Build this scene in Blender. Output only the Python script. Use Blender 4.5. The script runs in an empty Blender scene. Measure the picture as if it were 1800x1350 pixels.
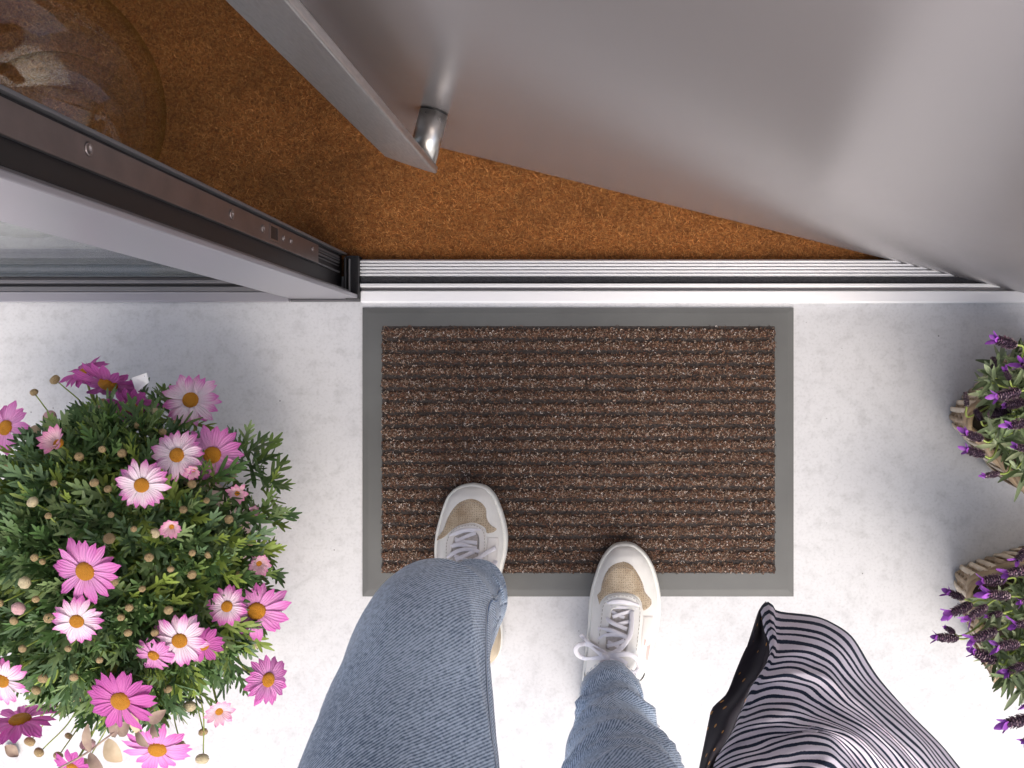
import bpy, math, random
import numpy as np
from mathutils import Vector, Matrix, noise as mn
random.seed(7); rng = np.random.default_rng(7)
S = bpy.context.scene; COL = S.collection
R = math.radians

# ------------------------------------------------------------------ camera, sky, sun, exposure
H = 1.40            # camera height above the pavement, held looking straight down
G = 1262.0          # photograph pixels per metre on the pavement
NX, NY = 1090.0, 680.0
def P(px, py, z=0.0):
    """place measured in the photograph -> metres, for a point at height z"""
    k = H/(H-z)
    return Vector(((px-NX)/(G*k), (NY-py)/(G*k), z))
def GX(px): return (px-NX)/G
def GY(py): return (NY-py)/G

cd = bpy.data.cameras.new('camera'); cam = bpy.data.objects.new('camera', cd); COL.objects.link(cam)
cam.location = (0, 0, H); cam.rotation_euler = (0, 0, 0)
cd.sensor_width = 36; cd.lens = 36*G*H/1800
cd.shift_x = -(NX-900)/1800; cd.shift_y = (NY-675)/1800
cd.clip_start = 0.02; cd.clip_end = 500
S.camera = cam

SUN_EL, SUN_AZ = R(52), R(158)      # azimuth clockwise from +Y (the house side)
w = bpy.data.worlds.new('World'); S.world = w; w.use_nodes = True
nt = w.node_tree; bg = nt.nodes['Background']
sky = nt.nodes.new('ShaderNodeTexSky'); sky.sky_type = 'NISHITA'; sky.sun_disc = False
sky.sun_elevation = SUN_EL; sky.sun_rotation = SUN_AZ; sky.air_density = 1.0; sky.dust_density = 4.0; sky.ozone_density = 0.6
nt.links.new(sky.outputs[0], bg.inputs[0]); bg.inputs[1].default_value = 0.15
sl = bpy.data.lights.new('sun', 'SUN'); sun = bpy.data.objects.new('sun', sl); COL.objects.link(sun)
sl.energy = 1.75; sl.angle = R(58); sl.color = (1.0, 0.95, 0.88)
sd = Vector((math.sin(SUN_AZ)*math.cos(SUN_EL), math.cos(SUN_AZ)*math.cos(SUN_EL), math.sin(SUN_EL)))
sun.rotation_euler = sd.to_track_quat('Z', 'Y').to_euler(); sun.location = (0, -4, 6)
S.view_settings.view_transform = 'Standard'; S.view_settings.look = 'None'
S.view_settings.exposure = 0.74; S.view_settings.gamma = 1; S.view_settings.use_curve_mapping = False

# ------------------------------------------------------------------ helpers
def tag(o, label=None, cat=None, group=None, kind=None):
    if label: o['label'] = label
    if cat: o['category'] = cat
    if group: o['group'] = group
    if kind: o['kind'] = kind
    return o
def empty(name, loc, label=None, cat=None, group=None):
    o = bpy.data.objects.new(name, None); COL.objects.link(o); o.location = loc; o.empty_display_size = .02
    return tag(o, label, cat, group)
WORLD_LOC = {}
def wl(o):
    v = Vector((0, 0, 0))
    while o is not None: v = v+o.location; o = o.parent
    return v
def link_mesh(name, me, m, parent=None):
    if m is not None and len(me.materials) == 0: me.materials.append(m)
    o = bpy.data.objects.new(name, me); COL.objects.link(o)
    if parent is not None: o.parent = parent
    return o
def obj(name, verts, faces, m, parent=None, smooth=True, rel=True, uv=None, col=None):
    """verts in world metres; stored relative to the parent"""
    me = bpy.data.meshes.new(name)
    off = wl(parent) if (parent is not None and rel) else Vector((0, 0, 0))
    me.from_pydata([tuple(Vector(v)-off) for v in verts], [], [tuple(f) for f in faces]); me.update()
    if smooth: me.polygons.foreach_set('use_smooth', [True]*len(me.polygons))
    if uv is not None:
        l = me.uv_layers.new(name='UVMap')
        for lp in me.loops: l.data[lp.index].uv = uv[lp.vertex_index]
    if col is not None:
        a = me.color_attributes.new('tint', 'FLOAT_COLOR', 'POINT')
        a.data.foreach_set('color', np.array([(c[0], c[1], c[2], 1) for c in col], dtype=np.float32).ravel())
    return link_mesh(name, me, m, parent)
def bulk(name, V, F, m, parent=None, col=None, smooth=False):
    """numpy mesh, V (n,3) world, F (m,4) or (m,3)"""
    off = wl(parent) if parent is not None else Vector((0, 0, 0))
    V = np.asarray(V, dtype=np.float32)-np.array(off, dtype=np.float32)
    F = np.asarray(F, dtype=np.int32); n = F.shape[1]
    me = bpy.data.meshes.new(name)
    me.vertices.add(len(V)); me.vertices.foreach_set('co', V.ravel())
    me.loops.add(F.size); me.loops.foreach_set('vertex_index', F.ravel())
    me.polygons.add(len(F)); me.polygons.foreach_set('loop_start', np.arange(0, F.size, n, dtype=np.int32))
    if smooth: me.polygons.foreach_set('use_smooth', np.ones(len(F), dtype=bool))
    me.update(calc_edges=True)
    if col is not None:
        a = me.color_attributes.new('tint', 'FLOAT_COLOR', 'POINT')
        c = np.ones((len(V), 4), dtype=np.float32); c[:, :3] = col
        a.data.foreach_set('color', c.ravel())
    return link_mesh(name, me, m, parent)
def bevel(o, w=.001, seg=2):
    md = o.modifiers.new('bevel', 'BEVEL'); md.width = w; md.segments = seg; md.limit_method = 'ANGLE'
    return o
def box(name, x0, x1, y0, y1, z0, z1, m, parent=None, bv=.001):
    v = [(x, y, z) for z in (z0, z1) for y in (y0, y1) for x in (x0, x1)]
    f = [(0, 2, 3, 1), (4, 5, 7, 6), (0, 1, 5, 4), (2, 6, 7, 3), (0, 4, 6, 2), (1, 3, 7, 5)]
    o = obj(name, v, f, m, parent, smooth=False)
    if bv: bevel(o, bv)
    return o
def pbox(name, pa, pb, ya, yb, z0, z1, m, parent=None, bv=.001):
    return box(name, GX(pa), GX(pb), GY(yb), GY(ya), z0, z1, m, parent, bv)
def catmull(pts, n):
    pts = [np.array(p, dtype=float) for p in pts]
    if len(pts) == 2:
        return [pts[0]+(pts[1]-pts[0])*i/n for i in range(n+1)]
    p = [2*pts[0]-pts[1]]+pts+[2*pts[-1]-pts[-2]]; out = []
    for i in range(1, len(p)-2):
        for j in range(n):
            t = j/n
            out.append(.5*((2*p[i])+(-p[i-1]+p[i+1])*t+(2*p[i-1]-5*p[i]+4*p[i+1]-p[i+2])*t*t+(-p[i-1]+3*p[i]-3*p[i+1]+p[i+2])*t**3))
    out.append(pts[-1]); return out
def tube_data(pts, rad, sides=8, flat=1.0, up=(0, 0, 1), n=4, cap=True):
    """pts list of 3-vectors; rad number or list; flat<1 squashes along `up`"""
    if not hasattr(rad, '__len__'): rad = [rad]*len(pts)
    q = catmull([list(p)+[r] for p, r in zip(pts, rad)], n)
    V = []; F = []
    for i, a in enumerate(q):
        c = Vector(a[:3]); b = Vector(q[min(i+1, len(q)-1)][:3])-Vector(q[max(i-1, 0)][:3])
        if b.length < 1e-9: b = Vector((0, 1, 0))
        b.normalize(); s = b.cross(Vector(up))
        if s.length < 1e-3: s = b.cross(Vector((0, 1, 0)))
        s.normalize(); u = s.cross(b).normalized()
        for k in range(sides):
            t = 2*math.pi*k/sides
            V.append(c+s*(math.cos(t)*a[3])+u*(math.sin(t)*a[3]*flat))
    for i in range(len(q)-1):
        for k in range(sides):
            F.append((i*sides+k, i*sides+(k+1) % sides, (i+1)*sides+(k+1) % sides, (i+1)*sides+k))
    if cap:
        F.append(tuple(range(sides))[::-1]); F.append(tuple((len(q)-1)*sides+k for k in range(sides)))
    return V, F
def tube(name, pts, rad, m, parent=None, **kw):
    V, F = tube_data(pts, rad, **kw); return obj(name, V, F, m, parent)
def merge(parts):
    V = []; F = []
    for v, f in parts:
        o = len(V); V += [tuple(x) for x in v]; F += [tuple(i+o for i in g) for g in f]
    return V, F

# ------------------------------------------------------------------ materials
def newmat(name):
    m = bpy.data.materials.new(name); m.use_nodes = True
    t = m.node_tree; b = t.nodes['Principled BSDF']; return m, t, b
def nn(t, typ, **kw):
    n = t.nodes.new(typ)
    for k, v in kw.items():
        if k.startswith('i_'): n.inputs[k[2:].replace('_', ' ')].default_value = v
        else: setattr(n, k, v)
    return n
def mat(name, c, rough=.5, metal=0., c2=None, scale=40, bump=0., bscale=None, stretch=None, spec=None, sub=0., detail=6, lo=.35, hi=.65, rvar=0.):
    m, t, b = newmat(name)
    b.inputs['Base Color'].default_value = (*c, 1); b.inputs['Roughness'].default_value = rough; b.inputs['Metallic'].default_value = metal
    if spec is not None: b.inputs['Specular IOR Level'].default_value = spec
    if sub: b.inputs['Subsurface Weight'].default_value = sub; b.inputs['Subsurface Radius'].default_value = (.01, .006, .004)
    tc = nn(t, 'ShaderNodeTexCoord'); mp = nn(t, 'ShaderNodeMapping'); t.links.new(tc.outputs['Object'], mp.inputs[0])
    if stretch: mp.inputs['Scale'].default_value = stretch
    if c2 is not None or rvar:
        n = nn(t, 'ShaderNodeTexNoise', i_Scale=scale, i_Detail=detail); t.links.new(mp.outputs[0], n.inputs['Vector'])
        mr = nn(t, 'ShaderNodeMapRange'); mr.inputs[1].default_value = lo; mr.inputs[2].default_value = hi
        t.links.new(n.outputs[0], mr.inputs[0])
        if c2 is not None:
            mx = nn(t, 'ShaderNodeMix', data_type='RGBA'); mx.inputs[6].default_value = (*c, 1); mx.inputs[7].default_value = (*c2, 1)
            t.links.new(mr.outputs[0], mx.inputs[0]); t.links.new(mx.outputs[2], b.inputs['Base Color'])
        if rvar:
            m2 = nn(t, 'ShaderNodeMapRange'); m2.inputs[3].default_value = rough-rvar; m2.inputs[4].default_value = rough+rvar
            t.links.new(mr.outputs[0], m2.inputs[0]); t.links.new(m2.outputs[0], b.inputs['Roughness'])
    if bump:
        n = nn(t, 'ShaderNodeTexNoise', i_Scale=bscale or scale, i_Detail=4); t.links.new(mp.outputs[0], n.inputs['Vector'])
        bp = nn(t, 'ShaderNodeBump', i_Strength=1.0, i_Distance=bump); t.links.new(n.outputs[0], bp.inputs['Height'])
        t.links.new(bp.outputs[0], b.inputs['Normal'])
    return m
def tintmat(name, rough=.7, sub=0., spec=.3, sheen=0., trans=0.):
    m, t, b = newmat(name); a = nn(t, 'ShaderNodeAttribute', attribute_name='tint')
    t.links.new(a.outputs['Color'], b.inputs['Base Color']); b.inputs['Roughness'].default_value = rough
    b.inputs['Specular IOR Level'].default_value = spec
    return m

def concrete():
    m, t, b = newmat('pale_concrete'); tc = nn(t, 'ShaderNodeTexCoord')
    def N(sc, de=5, ro=.55):
        n = nn(t, 'ShaderNodeTexNoise', i_Scale=sc, i_Detail=de, i_Roughness=ro); t.links.new(tc.outputs['Object'], n.inputs['Vector']); return n
    a = N(5, 8, .62); c = N(55, 6, .6); d = N(260, 2); e = N(14, 9, .75)
    r = nn(t, 'ShaderNodeValToRGB'); r.color_ramp.elements[0].position = .3; r.color_ramp.elements[1].position = .7
    r.color_ramp.elements[0].color = (.50, .505, .53, 1); r.color_ramp.elements[1].color = (.58, .585, .605, 1)
    t.links.new(a.outputs[0], r.inputs[0])
    def mul(prev, src, lo, hi, dark):
        mr = nn(t, 'ShaderNodeMapRange'); mr.inputs[1].default_value = lo; mr.inputs[2].default_value = hi
        mr.inputs[3].default_value = dark; mr.inputs[4].default_value = 1.0
        t.links.new(src, mr.inputs[0])
        mx = nn(t, 'ShaderNodeMix', data_type='RGBA', blend_type='MULTIPLY'); mx.inputs[0].default_value = 1
        t.links.new(prev, mx.inputs[6]); t.links.new(mr.outputs[0], mx.inputs[7]); return mx.outputs[2]
    o = mul(r.outputs[0], c.outputs[0], .32, .5, .87); o = mul(o, e.outputs[0], .3, .46, .88); o = mul(o, d.outputs[0], .28, .5, .88)
    v = nn(t, 'ShaderNodeTexVoronoi', i_Scale=38, i_Randomness=1); t.links.new(tc.outputs['Object'], v.inputs['Vector'])
    gate = nn(t, 'ShaderNodeSeparateColor'); t.links.new(v.outputs['Color'], gate.inputs[0])
    g2 = nn(t, 'ShaderNodeMath', operation='LESS_THAN'); g2.inputs[1].default_value = .72; t.links.new(gate.outputs[0], g2.inputs[0])
    ad = nn(t, 'ShaderNodeMath', operation='ADD'); t.links.new(v.outputs['Distance'], ad.inputs[0]); t.links.new(g2.outputs[0], ad.inputs[1])
    o = mul(o, ad.outputs[0], .03, .055, .30)
    t.links.new(o, b.inputs['Base Color']); b.inputs['Roughness'].default_value = .62
    bp = nn(t, 'ShaderNodeBump', i_Strength=.5, i_Distance=.0006); t.links.new(c.outputs[0], bp.inputs['Height']); t.links.new(bp.outputs[0], b.inputs['Normal'])
    return m
M = {}
M['concrete'] = concrete()
M['alu'] = mat('brushed_aluminium', (.88, .88, .90), .45, .35, rvar=.06, scale=60, stretch=(1, 30, 1))
M['alu_dark'] = mat('dark_aluminium', (.17, .165, .175), .38, .5, rvar=.05, scale=80)
M['black'] = mat('black_plastic', (.014, .014, .016), .38, bump=.0002, bscale=300)
M['rubber_seal'] = mat('black_rubber', (.012, .011, .013), .5)
M['brush'] = mat('brush_strip', (.035, .035, .042), .85, c2=(.012, .012, .016), scale=500, bump=.0006, bscale=700)
M['frame_paint'] = mat('warm_grey_lacquer', (.30, .29, .32), .30, .35, bump=.00004, bscale=1200)
M['plate'] = mat('bronze_anodised_plate', (.235, .19, .18), .36, .75, c2=(.19, .155, .15), scale=30, bump=.00004, bscale=900)
M['groove'] = mat('shade_dark_recess', (.010, .008, .009), .45, .0)  # near black colour stands in for the shade of a deeper recess
M['door'] = mat('door_lacquer', (.335, .312, .318), .25, .50, bump=.00005, bscale=1500, detail=2)
M['steel'] = mat('brushed_steel', (.58, .56, .555), .34, .9, c2=(.51, .49, .485), scale=500, stretch=(1, 1, .15), rvar=.04, detail=2)
M['steel_tube'] = mat('turned_steel', (.70, .69, .67), .32, 1.0, c2=(.55, .53, .51), scale=60, stretch=(1, 1, 1), rvar=.05)
M['screw'] = mat('screw_steel', (.33, .28, .27), .3, .9)
M['mat_rubber'] = mat('grey_mat_rubber', (.108, .111, .110), .5, c2=(.088, .090, .090), scale=9, bump=.0001, bscale=700)
M['groove_carpet'] = mat('groove_carpet', (.036, .029, .028), .95, c2=(.065, .054, .050), scale=500, bump=.001, bscale=900)
M['rib'] = mat('rib_carpet', (.04, .02, .012), .95, c2=(.085, .045, .03), scale=350, bump=.0012, bscale=700)
M['fibre'] = tintmat('carpet_fibre', .75)
M['coir'] = tintmat('coir_fibre', .7, spec=.25)
M['coir_base'] = mat('coir_base', (.16, .06, .014), .95, c2=(.34, .14, .035), scale=220, bump=.002, bscale=500)
M['inner_wall'] = mat('inner_plaster', (.55, .52, .5), .8, bump=.0005, bscale=60)
M['outer_wall'] = mat('outer_render', (.6, .59, .58), .85, bump=.001, bscale=80)
M['disc'] = mat('daisy_disc', (.80, .37, .012), .75, c2=(.62, .20, .006), scale=900, bump=.002, bscale=1100)
M['stem'] = mat('daisy_stem', (.20, .28, .045), .5, c2=(.30, .36, .09), scale=30)
M['bud'] = mat('bud_scales', (.66, .50, .27), .6, c2=(.30, .19, .08), scale=260, bump=.0015, bscale=350, lo=.4, hi=.6)
M['bud_white'] = mat('bud_white', (.72, .62, .40), .55, c2=(.42, .27, .13), scale=180, bump=.0012, bscale=260, lo=.5, hi=.75)
M['bud_pink'] = mat('bud_pink', (.72, .28, .42), .55, c2=(.75, .6, .5), scale=160, bump=.0012, bscale=260)
M['leaf'] = tintmat('leaf_green', .5, spec=.3)
M['lav_leaf'] = tintmat('lavender_leaf', .6, spec=.3)
M['lav_head'] = tintmat('lavender_head', .7)
M['bract'] = mat('lavender_bract', (.36, .09, .50), .5, c2=(.23, .05, .38), scale=120)
M['wicker'] = mat('wicker', (.42, .31, .20), .55, c2=(.26, .18, .11), scale=60, bump=.0004, bscale=250)
M['wicker_pale'] = mat('pale_wicker', (.76, .66, .53), .6, c2=(.60, .49, .36), scale=45, bump=.0006, bscale=200)
M['soil'] = mat('potting_soil', (.02, .014, .009), .95, c2=(.05, .035, .022), scale=80, bump=.006, bscale=90)
M['pot'] = mat('terracotta_pink_pot', (.50, .36, .32), .8, bump=.0004, bscale=120)
M['dry'] = mat('dry_leaf', (.34, .255, .19), .7, c2=(.20, .13, .11), scale=55)
M['dry_pale'] = mat('pale_dry_leaf', (.60, .48, .33), .7, c2=(.46, .34, .22), scale=55)
M['leather'] = mat('white_leather', (.84, .835, .81), .4, c2=(.79, .78, .75), scale=35, bump=.0005, bscale=60)
M['leather2'] = mat('ivory_leather', (.82, .79, .765), .42, c2=(.76, .73, .70), scale=30, bump=.0003, bscale=90)
M['sole'] = mat('white_rubber', (.76, .77, .745), .45, c2=(.70, .70, .67), scale=18, bump=.0002, bscale=300)
M['lace'] = mat('white_lace', (.84, .82, .87), .8, bump=.0005, bscale=1500)
M['tongue'] = mat('tongue_cloth', (.44, .40, .38), .9, c2=(.56, .52, .50), scale=300, bump=.0004, bscale=900)
M['lining'] = mat('shoe_lining', (.60, .56, .60), .9)
M['tan'] = mat('tan_heel', (.60, .51, .38), .7, c2=(.42, .34, .24), scale=30, bump=.0005, bscale=60)
M['edge_line'] = mat('shoe_shade_and_stitch', (.42, .38, .34), .8)  # dark tone for shade painted along overlay edges, and for the stitches
M['white_alu'] = mat('satin_white_aluminium', (.86, .86, .88), .4, 0., rvar=.05, scale=60, stretch=(1, 30, 1))
M['pink'] = mat('pink_trim', (.72, .45, .42), .6)
M['skin'] = mat('skin', (.52, .27, .19), .5, sub=.15, bump=.0002, bscale=300)
M['shirt'] = mat('dark_shirt', (.03, .03, .04), .9)

def suede():
    m, t, b = newmat('tan_perforated_suede'); tc = nn(t, 'ShaderNodeTexCoord')
    n = nn(t, 'ShaderNodeTexNoise', i_Scale=900, i_Detail=3); t.links.new(tc.outputs['Object'], n.inputs['Vector'])
    n2 = nn(t, 'ShaderNodeTexNoise', i_Scale=50, i_Detail=3); t.links.new(tc.outputs['Object'], n2.inputs['Vector'])
    r = nn(t, 'ShaderNodeValToRGB'); r.color_ramp.elements[0].position = .35; r.color_ramp.elements[1].position = .62
    r.color_ramp.elements[0].color = (.33, .235, .145, 1); r.color_ramp.elements[1].color = (.60, .50, .37, 1)
    ad = nn(t, 'ShaderNodeMath', operation='MULTIPLY_ADD'); ad.inputs[1].default_value = .5; t.links.new(n.outputs[0], ad.inputs[0])
    h = nn(t, 'ShaderNodeMath', operation='MULTIPLY'); h.inputs[1].default_value = .55; t.links.new(n2.outputs[0], h.inputs[0]); t.links.new(h.outputs[0], ad.inputs[2])
    t.links.new(ad.outputs[0], r.inputs[0])
    mp = nn(t, 'ShaderNodeMapping'); mp.inputs['Scale'].default_value = (1, 1, .01); t.links.new(tc.outputs['Object'], mp.inputs[0])
    v = nn(t, 'ShaderNodeTexVoronoi', i_Scale=330, i_Randomness=.35); t.links.new(mp.outputs[0], v.inputs['Vector'])
    mr = nn(t, 'ShaderNodeMapRange'); mr.inputs[1].default_value = .16; mr.inputs[2].default_value = .26; mr.inputs[3].default_value = .45
    t.links.new(v.outputs['Distance'], mr.inputs[0])
    mx = nn(t, 'ShaderNodeMix', data_type='RGBA', blend_type='MULTIPLY'); mx.inputs[0].default_value = 1
    t.links.new(r.outputs[0], mx.inputs[6]); t.links.new(mr.outputs[0], mx.inputs[7]); t.links.new(mx.outputs[2], b.inputs['Base Color'])
    b.inputs['Roughness'].default_value = .85
    bp = nn(t, 'ShaderNodeBump', i_Strength=1, i_Distance=.0004); t.links.new(n.outputs[0], bp.inputs['Height']); t.links.new(bp.outputs[0], b.inputs['Normal'])
    return m
M['suede'] = suede()

def petalmat(name, base, mid, tip):
    m, t, b = newmat(name); uv = nn(t, 'ShaderNodeUVMap'); sp = nn(t, 'ShaderNodeSeparateXYZ'); t.links.new(uv.outputs[0], sp.inputs[0])
    r = nn(t, 'ShaderNodeValToRGB'); e = r.color_ramp.elements
    e[0].position = .12; e[0].color = (*base, 1); e[1].position = .95; e[1].color = (*tip, 1); q = r.color_ramp.elements.new(.55); q.color = (*mid, 1)
    oi = nn(t, 'ShaderNodeObjectInfo'); ma = nn(t, 'ShaderNodeMath', operation='MULTIPLY_ADD'); ma.inputs[1].default_value = .3; ma.inputs[2].default_value = -.15
    t.links.new(oi.outputs['Random'], ma.inputs[0]); ad = nn(t, 'ShaderNodeMath', operation='ADD'); t.links.new(sp.outputs[0], ad.inputs[0]); t.links.new(ma.outputs[0], ad.inputs[1])
    # veins
    wv = nn(t, 'ShaderNodeMath', operation='MULTIPLY'); wv.inputs[1].default_value = 22; t.links.new(sp.outputs[1], wv.inputs[0])
    sn = nn(t, 'ShaderNodeMath', operation='SINE'); t.links.new(wv.outputs[0], sn.inputs[0])
    s2 = nn(t, 'ShaderNodeMath', operation='MULTIPLY_ADD'); s2.inputs[1].default_value = .05; t.links.new(sn.outputs[0], s2.inputs[0]); t.links.new(ad.outputs[0], s2.inputs[2])
    t.links.new(s2.outputs[0], r.inputs[0]); t.links.new(r.outputs[0], b.inputs['Base Color'])
    b.inputs['Roughness'].default_value = .5; b.inputs['Specular IOR Level'].default_value = .25
    bp = nn(t, 'ShaderNodeBump', i_Strength=.5, i_Distance=.0006); t.links.new(sn.outputs[0], bp.inputs['Height']); t.links.new(bp.outputs[0], b.inputs['Normal'])
    tr = nn(t, 'ShaderNodeBsdfTranslucent'); t.links.new(r.outputs[0], tr.inputs[0]); mx = nn(t, 'ShaderNodeMixShader'); mx.inputs[0].default_value = .25
    t.links.new(b.outputs[0], mx.inputs[1]); t.links.new(tr.outputs[0], mx.inputs[2]); t.links.new(mx.outputs[0], t.nodes['Material Output'].inputs[0])
    return m
M['pet_white'] = petalmat('petal_white_pink', (.86, .76, .84), (.84, .62, .76), (.66, .17, .50))
M['pet_pink'] = petalmat('petal_pink', (.72, .34, .62), (.68, .26, .56), (.60, .14, .45))
M['pet_mag'] = petalmat('petal_magenta', (.60, .17, .46), (.54, .12, .40), (.48, .09, .36))
M['pet_pale'] = petalmat('petal_pale', (.82, .60, .66), (.82, .52, .62), (.70, .24, .46))

TW = .9
def denim():
    m, t, b = newmat('washed_denim'); uv = nn(t, 'ShaderNodeUVMap'); sp = nn(t, 'ShaderNodeSeparateXYZ'); t.links.new(uv.outputs[0], sp.inputs[0])
    tc = nn(t, 'ShaderNodeTexCoord')
    n = nn(t, 'ShaderNodeTexNoise', i_Scale=320, i_Detail=3); t.links.new(tc.outputs['Object'], n.inputs['Vector'])
    big = nn(t, 'ShaderNodeTexNoise', i_Scale=11, i_Detail=5); t.links.new(tc.outputs['Object'], big.inputs['Vector'])
    # diagonal twill: one line each ~2.2 mm
    a = nn(t, 'ShaderNodeMath', operation='MULTIPLY'); a.inputs[1].default_value = TW; t.links.new(sp.outputs[0], a.inputs[0])
    s = nn(t, 'ShaderNodeMath', operation='SUBTRACT'); t.links.new(sp.outputs[1], s.inputs[0]); t.links.new(a.outputs[0], s.inputs[1])
    f = nn(t, 'ShaderNodeMath', operation='MULTIPLY_ADD'); f.inputs[1].default_value = 2*math.pi/.0033; t.links.new(s.outputs[0], f.inputs[0])
    nz = nn(t, 'ShaderNodeMath', operation='MULTIPLY'); nz.inputs[1].default_value = 1.2; t.links.new(n.outputs[0], nz.inputs[0]); t.links.new(nz.outputs[0], f.inputs[2])
    sn = nn(t, 'ShaderNodeMath', operation='SINE'); t.links.new(f.outputs[0], sn.inputs[0])
    v = nn(t, 'ShaderNodeMath', operation='MULTIPLY_ADD'); v.inputs[1].default_value = .25; v.inputs[2].default_value = .0; t.links.new(sn.outputs[0], v.inputs[0])
    v2 = nn(t, 'ShaderNodeMath', operation='ADD'); t.links.new(v.outputs[0], v2.inputs[0]); t.links.new(n.outputs[0], v2.inputs[1])
    v3 = nn(t, 'ShaderNodeMath', operation='MULTIPLY_ADD'); v3.inputs[1].default_value = .4; v3.inputs[2].default_value = -.18; t.links.new(big.outputs[0], v3.inputs[0])
    v4 = nn(t, 'ShaderNodeMath', operation='ADD'); t.links.new(v2.outputs[0], v4.inputs[0]); t.links.new(v3.outputs[0], v4.inputs[1])
    r = nn(t, 'ShaderNodeValToRGB'); e = r.color_ramp.elements; e[0].position = .18; e[0].color = (.085, .135, .225, 1); e[1].position = .78; e[1].color = (.54, .64, .78, 1)
    t.links.new(v4.outputs[0], r.inputs[0]); t.links.new(r.outputs[0], b.inputs['Base Color'])
    b.inputs['Roughness'].default_value = .9; b.inputs['Sheen Weight'].default_value = .35; b.inputs['Sheen Roughness'].default_value = .4
    bp = nn(t, 'ShaderNodeBump', i_Strength=.7, i_Distance=.0005); t.links.new(v2.outputs[0], bp.inputs['Height']); t.links.new(bp.outputs[0], b.inputs['Normal'])
    return m
M['denim'] = denim()
M['denim_in'] = mat('denim_inside', (.26, .34, .48), .9, c2=(.16, .24, .40), scale=200, bump=.0005, bscale=900)
M['thread'] = mat('pale_thread', (.5, .55, .62), .8)

# ------------------------------------------------------------------ ground
def slab(name, x0, x1, y0, y1, z, m, thick=.1):
    o = box(name, x0, x1, y0, y1, z-thick, z, m, None, 0); return o
tag(slab('pavement', -40, 40, -60, GY(486), 0, M['concrete']), kind='structure')
tag(slab('interior_floor', -1.6, 1.8, GY(486), 3.2, -.014, M['coir_base']), kind='structure')
tag(box('ceiling', -1.6, 1.8, .3, 3.2, 2.5, 2.6, M['inner_wall'], bv=0), kind='structure')
tag(box('interior_wall', -1.7, -1.6, .2, 3.2, -.05, 2.6, M['inner_wall'], bv=0), kind='structure')
tag(box('interior_wall', 1.8, 1.9, .2, 3.2, -.05, 2.6, M['inner_wall'], bv=0), kind='structure')
tag(box('interior_wall', -1.7, 1.9, 3.2, 3.3, -.05, .7, M['inner_wall'], bv=0), kind='structure')  # unseen back wall, kept low so sky light reaches the coir over it
YF = GY(524)         # facade front plane
tag(box('facade_wall', -5, -1.35, YF+.0, YF+.3, -.05, 5, M['outer_wall'], bv=0), kind='structure')
tag(box('facade_wall', GX(1850)+.07, 5, YF+.0, YF+.3, -.05, 5, M['outer_wall'], bv=0), kind='structure')
tag(box('facade_wall', -1.35, GX(1850)+.07, YF+.0, YF+.3, 2.2, 5, M['outer_wall'], bv=0), kind='structure')

tag(box('added_shade_slab', -1.8, 1.8, -.95, YF-.001, 2.45, 2.6, M['outer_wall'], bv=0), kind='structure')  # unseen slab added to block sky and darken the pavement near the door
# ------------------------------------------------------------------ threshold
th = empty('door_threshold', (GX(1240), GY(495), 0), 'ridged silver aluminium threshold running between the brown coir and the pavement', 'threshold')
XA, XB = GX(637), GX(1850)
zt = .012
def yz(py, z): return (NY-py)/(G*H/(H-z))
def strip(name, pya, pyb, z, m, bv=.0006, x0=None, z0=-.02):
    return box(name, XA if x0 is None else x0, XB, yz(pyb, z), yz(pya, z), z0, z, m, th, bv)
strip('base_plate', 456.5, 532.5, .004, M['alu'], .0003)
for i in range(5):
    a = 457+i*5.8
    V = []; F = []
    ys = [a+.2, a+.7, a+1.6, a+3.5, a+4.5, a+4.9]; zs = [.0042, zt-.001, zt, zt, zt-.001, .0042]
    for x in (XA, XB):
        for y, z in zip(ys, zs): V.append((x, yz(y, z), z))
    n = len(ys); F = [(k, k+1, n+k+1, n+k) for k in range(n-1)]+[tuple(range(n))[::-1], tuple(range(n, 2*n))]
    obj('ridge', V, F, M['alu'], th, smooth=False)
strip('brush_seal', 486.5, 498, .009, M['brush'])
strip('rail', 498.3, 504.6, .013, M['alu'])
strip('channel', 504.9, 510.5, .007, M['alu_dark'])
strip('sill_plate', 510.8, 532, .012, M['white_alu'], .002)

# ------------------------------------------------------------------ door frame post on the left
pf = empty('door_post', (GX(560), GY(500), 0), 'grey metal door post with bronze strike plate, left of the silver threshold', 'door frame')
ZT = 2.2
pbox('front_face', 512, 634, 519, 526, .004, ZT, M['frame_paint'], pf, .0012)
pbox('recess', 512, 602, 450, 518.8, .004, ZT, M['groove'], pf, .0004)
pbox('back_lip', 560, 612, 446, 450, .004, ZT, M['alu_dark'], pf, .0006)
pbox('inner_lip', 602.3, 606, 450.2, 452.4, .03, ZT, M['rubber_seal'], pf, .0004)
for a, b, xx in ((454.5, 457.5, 605), (459.5, 461.5, 605.5), (464, 466.5, 605), (470, 471.5, 604), (480, 482.5, 605.5)):
    pbox('channel_rib', 602.2, xx, a, b, .022, ZT, M['alu_dark'], pf, .0003)
pbox('rubber_gasket', 602.2, 612, 507.5, 511.5, .02, ZT, M['rubber_seal'], pf, .0012)
pbox('front_rim', 602.2, 622, 512.5, 518.8, .016, ZT, M['alu_dark'], pf, .0008).location = (0, .0, 0)
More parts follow.
